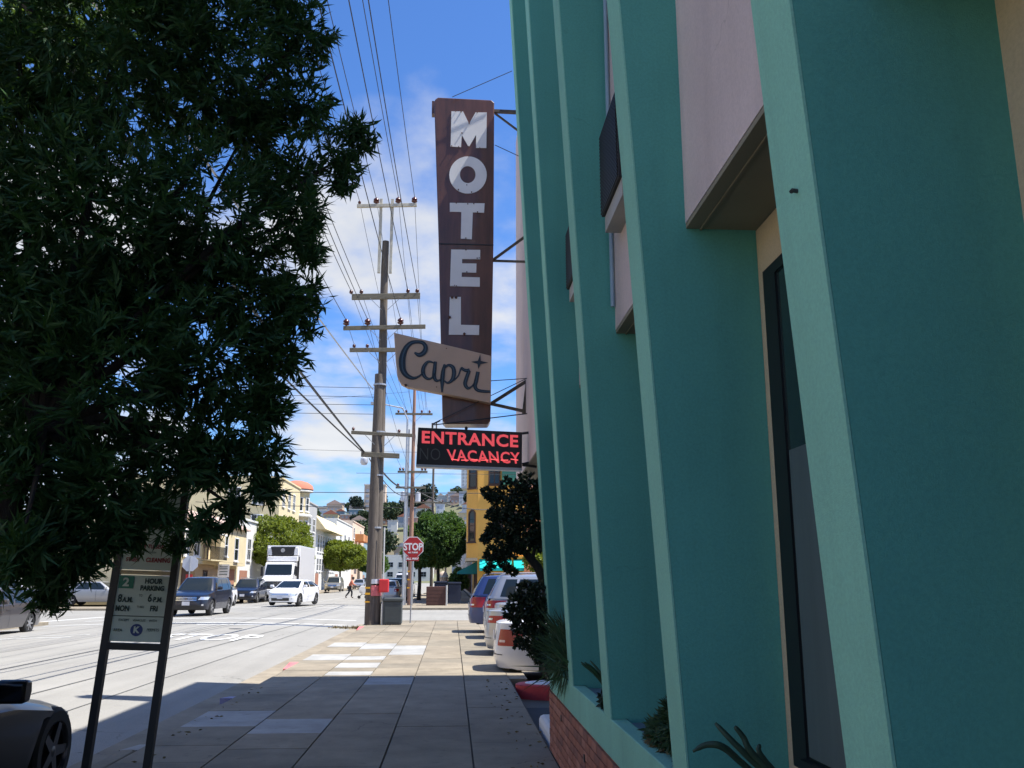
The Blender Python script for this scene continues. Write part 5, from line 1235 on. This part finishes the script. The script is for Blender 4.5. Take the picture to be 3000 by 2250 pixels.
# ================================================================ THE HILL
def hillz(x, y):
    r = max(0, min(1, (y-300)/330)); r = r*r*(3-2*r)
    return r*(45 + 7*sin(x*.021+1.2) + 4*sin(x*.057) + .045*(x+60)) - .5
g = MB(); xs_ = [-500+i*14 for i in range(66)]; ys_ = [280+j*16 for j in range(36)]
g.grid([[(x, y, hillz(x, y)) for x in xs_] for y in ys_]); struct(g.build('hill', mat('hill_ground', (.20, .16, .10), 1.0, var=.3, scale=.02, col2=(.10, .12, .06)), smooth=True))
hc = [('house_white', 'white'), ('haze_white', 'pale blue grey'), ('house_cream', 'cream'), ('house_pink', 'salmon pink'), ('tile_pink', 'dusty pink'), ('haze_grey', 'slate grey'), ('house_blue', 'blue'), ('house_peach', 'peach')]
rr_ = random.Random(5); n_ = 0; seen_ = {}
for row_, (yy, n__) in enumerate(((345, 12), (380, 13), (410, 14), (440, 15), (470, 15), (500, 16), (530, 16), (560, 16), (590, 14), (610, 12))):
    for k in range(n__):
        x = -150 + 172*(k+rr_.uniform(.1, .9))/n__; y = yy + rr_.uniform(-12, 12); w_, d_, h_ = rr_.uniform(4.5, 10), rr_.uniform(6, 9), rr_.uniform(4, 7.5)
        z = hillz(x, y) - 2; m, cn = rr_.choice(hc)
        o = MB().box(-w_/2, w_/2, 0, d_, 0, h_+2).build('hillside_house', MT[m], loc=(x, y, z))
        flat = rr_.random() < .5; tag(o, '%s %s %s %s house on the far hill, %s' % ('wide' if w_ > 7.5 else 'narrow', 'tall' if h_ > 5.8 else 'low', cn, 'flat roofed' if flat else 'gabled', ['lowest row', 'second row up', 'third row up', 'fourth row up', 'middle of the slope', 'sixth row up', 'seventh row up', 'upper slope', 'just under the crest', 'on the crest'][row_]), 'house', 'houses on the far hill')
        if flat: MB().box(-w_/2-.2, w_/2+.2, -.2, d_+.2, h_+2, h_+2.4).build('roof', MT[rr_.choice(['haze_grey', 'house_white'])], o)
        else: MB().poly([(-w_/2-.3, -.3, h_+2), (w_/2+.3, -.3, h_+2), (0, -.3, h_+2+w_*.28)], (0, d_+.6, 0)).build('roof', MT[rr_.choice(['tile_pink', 'tile_red', 'haze_grey', 'house_brown'])], o)
        for j in range(int(w_//2.6)):
            for q in range(2 if h_ > 5 else 1): MB().box(-w_/2+.7+j*2.3, -w_/2+1.8+j*2.3, -.06, -.01, 3.0+q*2.3, 4.2+q*2.3).build('window', MT['haze_grey'], o)
for (x, y, w_, h_, lb, fl) in ((-49, 560, 13, 19, 'cream apartment tower on the hill right of the pole', 5), (10.5, 700, 9, 34, 'tall pale high-rise tower at the right end of the hill', 11), (-30, 600, 9, 12, 'small pale block on the hill crest above dark trees', 3)):
    t = thing('apartment_tower', lb, 'building', (x, y, hillz(x, y)-2)); MB().box(-w_/2, w_/2, 0, 12, 0, h_+2).build('wall', MT['haze_white' if h_ > 30 else 'house_peach'], t)
    for q in range(fl):
        for j in range(3): MB().box(-w_/2+1+j*(w_-1)/3, -w_/2+1+j*(w_-1)/3+w_*.16, -.08, -.01, 4+q*(h_-3)/fl, 5.6+q*(h_-3)/fl).build('window', MT['haze_grey'], t)
    MB().box(-w_/2-.3, w_/2+.3, -.3, 12.3, h_+2, h_+2.8).build('roof', MT['house_white'], t)
mm('hill_leaf', (.055, .085, .035), .8, var=.45, scale=.3); mm('hill_leaf_dark', (.025, .045, .028), .8, var=.4, scale=.3)
def hill_tree(x, y, r, m, lb, h=None):
    t = thing('hill_tree', lb, 'tree', (x, y, hillz(x, y)), group='trees on the far hill'); h = h or r*1.3
    bl = [(rr_.uniform(-.5, .5)*r, rr_.uniform(-.4, .4)*r, h+rr_.uniform(-.4, .5)*r, r*.6, r*.6, r*.5) for _ in range(7)]
    pts_, d_ = blob_points(bl, 700); leaf_cloud('crown', pts_, d_, MT[m], t, .5*r**.5, .16*r**.5, 4, spread=.8); MB().tube([(0, 0, -2), (0, 0, h)], [.5, .25], 6).build('trunk', MT['bark'], t)
for x, y, r, m, lb in ((-60, 560, 5.5, 'hill_leaf_dark', 'dark round tree crowning the hill left of the pole'), (-47, 572, 6.5, 'hill_leaf_dark', 'dark domed tree on top above the cream tower'), (-36, 500, 7, 'hill_leaf', 'light green tree on the hill right of the tower'), (-26, 540, 6, 'hill_leaf_dark', 'dark narrow tree behind the grey lamp column'),
                       (-18, 545, 8, 'hill_leaf_dark', 'large dark tree right of the reddish pole'), (-78, 500, 5, 'hill_leaf', 'green tree among the pink roofs'), (-42, 430, 6, 'hill_leaf', 'light green tree low on the hill'), (-90, 450, 6, 'hill_leaf', 'green tree behind the peach block'),
                       (-30, 380, 7, 'hill_leaf', 'green tree at the hill foot right of the pole'), (-12, 400, 7, 'hill_leaf_dark', 'dark tree at the hill foot behind the stop sign'), (-68, 400, 5, 'hill_leaf', 'small green tree at the hill foot left'), (-105, 560, 5, 'hill_leaf_dark', 'dark tree on the crest far left')):
    hill_tree(x, y, r, m, lb)
for k in range(34):
    x, y = -140+rr_.random()*155, 350+rr_.random()*250; hill_tree(x, y, rr_.uniform(2.2, 4.5), rr_.choice(['hill_leaf', 'hill_leaf', 'hill_leaf_dark']), 'small green tree among the houses of the far hill')

# ================================================================ STREET TREES
def street_tree(label, x, y, zc_, rx, rz_, leaf, n=5200, ntr=1, trunk='bark_pale', seed=1, group=None, flat=.0, L0=.20, wd=.055, base=0.0):
    R_ = np.random.default_rng(seed); rd = random.Random(seed)
    t = thing('street_tree', label, 'tree', (x, y, base), group=group)
    core = [(0, 0, zc_, rx*.86, rx*.86, rz_*.86)]
    lumps = []
    for k in range(34):
        a = rd.uniform(0, 2*pi); el = rd.uniform(-.75, 1.0); c_ = sqrt(max(0, 1-el*el)); q = rd.uniform(.70, .84)
        lumps.append((cos(a)*c_*rx*q, sin(a)*c_*rx*q, zc_+el*rz_*q, rx*rd.uniform(.2, .32), rx*rd.uniform(.2, .32), rz_*rd.uniform(.2, .34)))
    p1_, d1 = blob_points(core, int(n*.35), R_, .75); p2__, d2 = blob_points(lumps, int(n*.75), R_, .6)
    pts_ = np.vstack([p1_, p2__]); dd = np.vstack([d1, d2])
    leaf_cloud('crown', pts_, dd, MT[leaf], t, L0, wd, 6, spread=.75, droop=.2, rng=R_, stem=.15)
    for j in range(ntr):
        b0 = Vector((rd.uniform(-.05, .05), 0, 0)); h = zc_-rz_*.55
        MB().tube([b0, b0+Vector((.05, .03, h*.5)), b0+Vector((.0, 0, h))], [.17, .13, .12], 8).build('trunk', MT[trunk], t, smooth=60)
        for k in range(6):
            a = 2*pi*k/6+.3; MB().tube([b0+Vector((0, 0, h*.92)), Vector((cos(a)*rx*.35, sin(a)*rx*.35, h+rz_*.35)), Vector((cos(a)*rx*.62, sin(a)*rx*.62, zc_))], [.09, .06, .03], 6).build('branch', MT[trunk], t)
    return t
G_ = 'clipped round trees along the left pavement'
street_tree('larger clipped round tree behind the white lorry', -16.6, 88.5, 4.85, 3.65, 2.75, 'ficus_leaf', n=7500, seed=3, group=G_)
street_tree('second clipped round tree right of the white lorry, by the cream block', -16.4, 134, 4.75, 3.95, 2.4, 'ficus_leaf', n=6500, seed=8, group=G_, L0=.26, wd=.07)
street_tree('small tree farther left side, beyond the second round tree', -15.6, 182, 4.6, 3.2, 2.6, 'ficus_leaf_dark', n=3000, seed=9, group=G_, L0=.3, wd=.09)
street_tree('broad green street tree left of the yellow house', -1.35, 88, 5.2, 3.1, 3.0, 'ficus_leaf_dark', n=8000, seed=12, trunk='bark')
street_tree('darker street tree farther along the right pavement', -1.6, 100, 4.6, 2.9, 2.3, 'ficus_leaf_dark', n=4500, seed=14, trunk='bark')
street_tree('smaller street tree left of the broad one, behind the stop sign', -2.55, 70, 3.5, 1.35, 1.3, 'ficus_leaf_dark', n=1900, seed=15, trunk='bark')
street_tree('light green tree seen under the motel overhang right of the yellow house', 7.2, 58.2, 3.0, 2.4, 2.0, 'ficus_leaf', n=4200, seed=17, trunk='bark')
street_tree('low dark hedge tree on the far right pavement', .6, 74, 1.5, .8, 1.0, 'ficus_leaf_dark', n=900, seed=19, trunk='bark')
# brown planter box and blue bins at the far corner
t = thing('planter_box', 'dark reddish brown timber box beside the far utility pole', 'planter box', (-.95, 56.2, 0))
MB().box(-.62, .55, -.3, .4, 0, 1.12).build('box', MT['planter_brown'], t, bevel=.02)
for k in range(5): MB().box(-.60, .53, -.312, -.302, .06+k*.21, .22+k*.21).build('plank', MT['planter_brown'], t)
MB().tube([(.62, -.35, 0), (.62, -.35, 1.2)], .05, 8).build('post', MT['wire_pale'], t)
t = thing('recycling_bin', 'dark blue wheeled bin behind the brown planter box', 'bin', (.15, 58.8, 0)); MB().box(-.4, .4, -.3, .3, .1, 1.25).build('body', MT['trash_blue'], t, bevel=.04); MB().box(-.44, .44, -.36, .34, 1.25, 1.38).build('lid', MT['trash_blue'], t, bevel=.03)
t = thing('recycling_bin', 'second dark blue bin, nearer the planter box', 'bin', (-.75, 59.0, 0)); MB().box(-.4, .4, -.3, .3, .1, 1.3).build('body', MT['trash_blue'], t, bevel=.04); MB().box(-.44, .44, -.36, .34, 1.3, 1.43).build('lid', MT['trash_blue'], t, bevel=.03)
t = thing('statue', 'small pale rounded figure standing on the far right pavement', 'statue', (-.95, 96, 0)); s = MB(); s.lathe([(.5, 0), (.65, .5), (.55, 1.1), (.42, 1.4), (.5, 1.6), (.52, 1.9), (.38, 2.2), (.1, 2.35)], n=14); s.build('figure', MT['house_peach'], t, smooth=60)
MB().lathe([(.53, 1.72), (.55, 1.8), (.53, 1.9)], n=14).build('band', MT['house_white'], t)
# tufts at the corner kerb
pts_ = np.array([[RNG.uniform(-5.2, -3.2), RNG.uniform(32.0, 32.9)*1.0, -.11] for _ in range(60)]); pts_[:, 0] = -3.25-abs(pts_[:, 0]+3.25)*.5
o = leaf_cloud('weeds', pts_, np.tile([0, 0, 1.0], (60, 1)), MT['dry_leaf'], None, .10, .012, 7, spread=.7); o['kind'] = 'stuff'

# ================================================================ THE NEAR TREE
nt_ = thing('broadleaf_tree', 'large dark leafy tree filling the upper left, long narrow leaves in shade', 'tree', (-2.93, 5.6, 0))
TB = Vector(nt_.location)
BL = [(880,110,105,6.6),(900,320,95,6.6),(845,520,120,6.6),(1045,395,62,6.7),(985,470,80,6.7),(1000,540,40,6.7),(870,640,105,6.5),(905,735,55,6.5),(850,880,100,6.4),(905,965,35,6.4),(800,1050,115,6.4),(770,1200,85,6.3),
      (760,1340,90,6.3),(775,1430,60,6.3),(690,1490,60,6.2),(600,1530,55,6.1),(640,1320,110,6.3),(470,1490,75,6.0),(380,1560,50,6.0),(520,1590,26,6.2),(310,1565,85,5.9),(230,1640,70,5.8),(110,1650,70,5.8),(150,1700,55,5.8),(155,1745,42,5.8),(20,1680,60,5.3),(60,1600,70,5.3),
      (620,180,230,6.3),(320,180,260,6.1),(600,640,230,6.2),(300,650,280,6.0),(600,1050,200,6.2),(310,1080,260,5.9),(60,480,260,6.0),(50,950,260,5.9),(70,1400,180,5.8),(330,1400,160,5.9),(540,1350,110,6.1),
      (720,380,140,6.5),(720,850,140,6.4),(420,-150,330,6.2),(780,-100,150,6.5),(60,-100,300,6.1),(-200,300,300,6.0),(-250,800,300,5.9),(-200,1250,250,5.8),(180,900,200,6.0),(450,850,200,6.2),(150,1550,110,5.8)]
blobs = []
for px, py, r_, Y in BL:
    c_ = P(px, py, Y); k = (c_-Vector((0, 0, 1.6))).length/2600.0; R_ = r_*k
    blobs.append((c_.x-TB.x, c_.y-TB.y, c_.z, R_, max(R_*1.25, .28) if R_ > .25 else R_*1.1, R_))
NS = 10000
w_ = np.array([b[3]**1.75 for b in blobs]); w_ /= w_.sum()
idx = RNG.choice(len(blobs), NS, p=w_); Bq = np.array(blobs)[idx]
u_ = RNG.normal(0, 1, (NS, 3)); u_ /= np.linalg.norm(u_, axis=1)[:, None]; rad_ = (.35+.65*RNG.random(NS)**.55)
SP = Bq[:, :3] + u_*Bq[:, 3:6]*rad_[:, None]; SD = u_*.8 + RNG.normal(0, .35, (NS, 3)); SD[:, 2] += .15; SD /= np.linalg.norm(SD, axis=1)[:, None]
# openings where the sky shows through
holes = [(650, 480, 6.4, .13), (520, 540, 6.2, .10), (420, 350, 6.2, .08), (150, 760, 6, .10), (600, 960, 6.2, .09), (700, 610, 6.3, .09), (240, 1230, 6, .07), (320, 1270, 6, .09), (350, 430, 6, .07), (760, 250, 6.5, .08), (820, 420, 6.5, .09), (880, 560, 6.5, .08), (130, 1180, 6, .06), (720, 1120, 6.3, .07), (50, 30, 5.8, .12), (230, 60, 5.8, .13), (90, 190, 5.8, .09), (215, 185, 5.8, .08), (45, 350, 5.8, .07), (290, 20, 5.9, .10), (640, 20, 6.3, .10), (1010, 470, 6.6, .05), (930, 420, 6.6, .06), (880, 300, 6.6, .05), (620, 560, 6.3, .10), (800, 640, 6.5, .08), (140, 1250, 5.9, .09), (430, 640, 6.1, .07), (260, 560, 6, .06), (560, 740, 6.2, .06), (840, 1010, 6.4, .05), (60, 720, 5.8, .08), (365, 1715, 6.2, .10), (440, 1630, 6.2, .10), (480, 1690, 6.4, .09), (330, 1760, 6.0, .08)]
cam0 = np.array([0, 0, 1.6]); keep = np.ones(NS, bool); SPw = SP + np.array(TB)
for px, py, Y, rr in holes:
    c_ = np.array(P(px, py, Y)); ax = (c_-cam0)/np.linalg.norm(c_-cam0); rel_ = SPw-cam0; dist_ = np.linalg.norm(rel_-np.outer(rel_@ax, ax), axis=1); keep &= ~(dist_ < rr*.78)
SP = SP[keep]; SD = SD[keep]; SPw = SPw[keep]
near_ = np.argsort(np.linalg.norm(SPw-cam0, axis=1))
pick = near_[:1500]; vis = []
for i in pick:
    v = Vector(SPw[i])-Vector((0, 0, 1.6)); th, ps = PITCH, YAW; F_ = Vector((sin(ps)*cos(th), cos(ps)*cos(th), sin(th))); R0 = Vector((cos(ps), -sin(ps), 0)); U0 = R0.cross(F_)
    X_, Y_ = 2600*v.dot(R0)/v.dot(F_), 2600*v.dot(U0)/v.dot(F_)
    if abs(X_) < 1480 and abs(Y_) < 1100: vis.append(i)
vis = vis[:300]; rest = np.setdiff1d(np.arange(len(SP)), vis)
def sprig_mesh(seed):
    R_ = np.random.default_rng(seed); o = leaf_cloud('leaf_sprig', np.zeros((1, 3)), np.array([[0, 0, 1.0]]), MT['tree_leaf'], None, .112, .0098, 15, spread=.45, droop=.1, stem=.18, rng=R_)
    me = o.data; bpy.data.objects.remove(o); return me
sm_ = [sprig_mesh(k) for k in range(4)]
leaf_cloud('crown', SP[rest], SD[rest], MT['tree_leaf'], nt_, .105, .0098, 14, spread=.45, droop=.55, stem=.19)
for i in vis:
    d = Vector(SD[i]); q = d.to_track_quat('Z', 'Y')
    o = link('leaf_sprig', sm_[i % 4], nt_, tuple(SP[i])); o.rotation_euler = q.to_euler()
tr = [Vector((0, 0, -.15)), Vector((.06, 0, .8)), Vector((.14, 0, 1.5)), Vector((.20, .02, 1.9)), Vector((.32, .12, 2.5))]
MB().tube(tr, [.10, .075, .065, .065, .065], 12).build('trunk', MT['bark'], nt_, smooth=60)
for k, b in enumerate(blobs[:-1]):
    if b[2] > 6.3 or k % 2: continue
    c_ = Vector(b[:3]); s0 = tr[3] if k % 2 else tr[4]; mid = s0.lerp(c_, .55) + Vector((random.uniform(-.15, .15), random.uniform(-.1, .1), random.uniform(.0, .3)))
    MB().tube([s0, s0.lerp(mid, .5)+Vector((.0, 0, .08)), mid, c_], [.045, .032, .022, .008], 6).build('branch', MT['bark'], nt_, smooth=60)
# yellow green tree behind, lit by the sun at the top left
t = thing('broadleaf_tree', 'sunlit yellow green tree glimpsed through the dark crown at upper left', 'tree', (-7.9, 13.0, 1.2))
bl = [(-.5, 0, 8.4, 1.8, 1.4, 1.5), (1.0, .3, 8.6, 1.3, 1.2, 1.2), (-1.5, 0, 7.0, 1.3, 1.3, 1.2), (.3, 0, 9.6, 1.5, 1.3, 1.1), (1.9, 0, 9.4, .9, .9, .9)]
p_, d_ = blob_points(bl, 1700); leaf_cloud('crown', p_, d_, MT['tree_leaf_light'], t, .15, .022, 10, spread=.7)
MB().tube([(0, 0, -1.3), (.1, 0, 3.5), (0, 0, 7.5)], [.16, .12, .06], 8).build('trunk', MT['bark'], t)

# ================================================================ PLANTS AT THE MOTEL
jt = thing('jade_tree', 'jade tree with thick dark round leaves leaning past the last fin', 'tree', (1.25, 9.25, .3))
JO = Vector(jt.location)
def jp(px, py, Y=9.25): return P(px, py, Y)-JO
JB = [(1500,1440,42),(1545,1425,38),(1570,1450,40),(1455,1455,24),(1425,1442,13),(1440,1452,14),(1480,1490,34),(1530,1490,48),(1575,1510,40),(1445,1500,16),(1435,1508,12),(1480,1540,38),(1520,1560,42),(1570,1570,36),(1435,1560,14),(1445,1550,18),
      (1425,1575,12),(1420,1583,9),(1475,1585,26),(1480,1600,18),(1530,1600,24),(1470,1622,20),(1440,1612,12),(1432,1628,13),(1462,1632,14),(1500,1615,22),(1440,1652,10),(1430,1666,9),(1475,1650,10),(1490,1668,12),(1505,1674,8),(1588,1480,40),(1590,1560,30),(1590,1600,20)]
def jblobs(L_, Y=9.25, dd=1.4):
    r = []
    for px, py, R_ in L_:
        c_ = jp(px, py, Y); k = Y/2600; r.append((c_.x, c_.y, c_.z, R_*k, R_*k*dd, R_*k))
    return r
jb = jblobs(JB)
jp_, jd = [], []
for b in jb:
    n = int(10+1500*b[3]*b[3]*3); a, d = blob_points([b], n, shell=.35); jp_.append(a); jd.append(d)
leaf_cloud('crown', np.vstack(jp_), np.vstack(jd), MT['jade_leaf'], jt, .042, .0135, 7, spread=.8, droop=.0, stem=.0, fold=.25)
def limb(pts_, r, par=jt, org=JO): MB().tube([P(x, y, Y)-org for x, y, Y in pts_], r, 8).build('branch', MT['bark'], par, smooth=60)
MB().tube([(0, 0, -.3), (-.10, 0, .6), P(1598, 1715, 9.25)-JO, P(1575, 1660, 9.25)-JO, P(1535, 1615, 9.25)-JO, P(1515, 1575, 9.25)-JO], [.07, .06, .052, .045, .036, .03], 8).build('trunk', MT['bark'], jt, smooth=60)
limb([(1535, 1615, 9.25), (1508, 1608, 9.25), (1480, 1635, 9.2), (1465, 1650, 9.2)], [.016, .012, .009, .006]); limb([(1520, 1590, 9.25), (1490, 1530, 9.25), (1450, 1500, 9.2)], [.022, .015, .007])
limb([(1560, 1640, 9.25), (1572, 1580, 9.25), (1590, 1540, 9.25)], [.022, .014, .008]); limb([(1520, 1580, 9.25), (1520, 1500, 9.3), (1545, 1440, 9.3)], [.026, .018, .008]); limb([(1500, 1610, 9.2), (1495, 1640, 9.2), (1492, 1665, 9.2)], [.008, .006, .004]); limb([(1455, 1625, 9.2), (1442, 1640, 9.2), (1435, 1662, 9.2)], [.006, .005, .004])
jt2 = thing('jade_shrub', 'low jade shrub spilling over the white saloon tail by the last fin', 'shrub', (1.25, 9.15, .3))
JB2 = [(1545,1735,34),(1515,1770,30),(1500,1800,22),(1560,1775,40),(1585,1740,34),(1540,1810,34),(1520,1840,22),(1580,1830,42),(1600,1790,40),(1550,1870,34),(1525,1885,16),(1560,1905,22),(1590,1890,34),(1600,1850,36),(1580,1925,16)]
JO = Vector(jt2.location); jb2 = jblobs(JB2, 9.05); jp_, jd = [], []
for b in jb2:
    n = int(10+1500*b[3]*b[3]*3); a, d = blob_points([b], n, shell=.35); jp_.append(a); jd.append(d)
leaf_cloud('foliage', np.vstack(jp_), np.vstack(jd), MT['jade_leaf'], jt2, .042, .0135, 7, spread=.8, droop=.0, fold=.25)
for k in range(4): MB().tube([(-.05, 0, .2), (-.15-.05*k, .0, .5), jp(1520+k*18, 1800, 9.05)], [.03, .02, .01], 6).build('stem', MT['bark'], jt2)
tp = thing('trailing_plant', 'dark grassy plant trailing over the planter band beside the last fin', 'plant', (1.12, 8.2, .78))
n = 46; pts_ = np.stack([RNG.uniform(-.12, .12, n), RNG.uniform(-.62, .60, n), RNG.uniform(.0, .25, n)], 1)
leaf_cloud('leaves', pts_, np.tile([-.45, -.1, .75], (n, 1)), MT['grass_leaf'], tp, .36, .008, 10, spread=.5)
pts_[:, 0] = -.17
leaf_cloud('hanging_leaves', pts_, np.tile([-.22, 0, -.8], (n, 1)), MT['grass_leaf'], tp, .22, .006, 4, spread=.25)
def blades(t, specs, w, m, nm='leaf'):
    for pts_ in specs:
        pts_ = [Vector(p) for p in pts_]; n = len(pts_); C = []
        for i in range(n-1):
            p0, p1, p2, p3 = pts_[max(i-1, 0)], pts_[i], pts_[i+1], pts_[min(i+2, n-1)]
            for tt in np.linspace(0, 1, 5, endpoint=(i == n-2)): C.append(0.5*((2*p1)+(p2-p0)*tt+(2*p0-5*p1+4*p2-p3)*tt*tt+(-p0+3*p1-3*p2+p3)*tt**3))
        s = MB(); rows = []
        for i, c_ in enumerate(C):
            d = (C[min(i+1, len(C)-1)]-C[max(i-1, 0)]).normalized(); sd = d.cross(Vector((.25, -1, .1))).normalized(); f = i/(len(C)-1); ww = w*(.75+.35*sin(pi*min(1, f*1.1)))*(1 if f < .93 else .55)
            up = sd.cross(d).normalized(); rows.append([c_+sd*ww/2, c_+up*ww*.22, c_-sd*ww/2])
        s.grid(rows); o = s.build(nm, MT[m], t, smooth=True); so = o.modifiers.new('thick', 'SOLIDIFY'); so.thickness = .003
sl_ = thing('strap_leaf_plant', 'plant with long arching strap leaves in the planter nearest the camera', 'plant', (1.26, 3.05, .77))
def q_(px, py, Y): return P(px, py, Y)-Vector(sl_.location)
blades(sl_, [[(0, 0, 0), q_(2190, 2215, 3.0), q_(2095, 2118, 3.02)], [(0.02, 0, 0), q_(2225, 2230, 3.0), q_(2178, 2160, 3.0), q_(2152, 2128, 3.0)], [(0.02, .03, 0), q_(2245, 2235, 3.05), q_(2226, 2180, 3.05)],
             [(-.02, 0, 0), q_(2190, 2250, 2.95), q_(2120, 2190, 2.9), q_(2070, 2182, 2.9), q_(2030, 2202, 2.9)]], .021, 'strap_leaf')
al = thing('aloe_plant', 'spiky aloe with a tall knotted stalk between the third and fourth fins', 'plant', (1.06, 6.0, .765))
sp_ = []
for k in range(16):
    a = k*2.4; l = .16+.10*((k*7) % 5)/5; sp_.append([(0, 0, .05), (cos(a)*l*.5, sin(a)*l*.5, .10+l*.5), (cos(a)*l, sin(a)*l, .12+l*.8)])
blades(al, sp_, .018, 'grass_leaf')
MB().tube([(0, .02, 0), (.02, .02, .3), (.0, .02, .56)], [.012, .010, .008], 6).build('stalk', MT['dry_leaf'], al)
p_, d_ = blob_points([(0, .02, .56, .05, .05, .07), (.01, .02, .46, .04, .04, .05), (-.02, .02, .06, .08, .2, .05)], 120); leaf_cloud('rosettes', p_, d_, MT['jade_leaf'], al, .035, .010, 6)
su = thing('succulent_clump', 'clump of low succulents with dry yellow leaves between second and third near fins', 'plant', (1.10, 4.42, .765))
p_, d_ = blob_points([(0, .0, .16, .07, .12, .13), (.02, -.18, .14, .06, .14, .14), (-.02, .32, .06, .06, .18, .06), (0, .14, .10, .06, .12, .10), (.02, -.05, .26, .03, .04, .07)], 420)
leaf_cloud('foliage', p_, d_, MT['grass_leaf'], su, .055, .008, 8, spread=.6)
p_, d_ = blob_points([(0, -.28, .04, .07, .16, .04), (-.02, .25, .03, .07, .2, .03)], 120); leaf_cloud('dry_foliage', p_, d_, MT['dry_leaf'], su, .05, .010, 6, spread=.8)
MB().tube([(0, -.05, .1), (.01, -.05, .36), (.0, -.06, .46)], [.004, .003, .002], 5).build('stalk', MT['dry_leaf'], su)
p_, d_ = blob_points([(0, -.06, .46, .012, .012, .02)], 14); leaf_cloud('bud', p_, d_, MT['hair'], su, .012, .004, 4)

# fallen leaves and scraps along the wall foot and kerb
n = 120; pts_ = np.stack([np.where(RNG.random(n) < .6, RNG.uniform(.55, .95, n), RNG.uniform(-3.0, -2.6, n)), RNG.uniform(5.0, 15, n), np.full(n, .004)], 1)
ang = RNG.uniform(0, 2*pi, n); o = leaf_cloud('fallen_leaves', pts_, np.stack([np.cos(ang), np.sin(ang), np.full(n, .08)], 1), MT['dry_leaf'], None, .055, .010, 1, spread=.05, droop=0); o['kind'] = 'stuff'
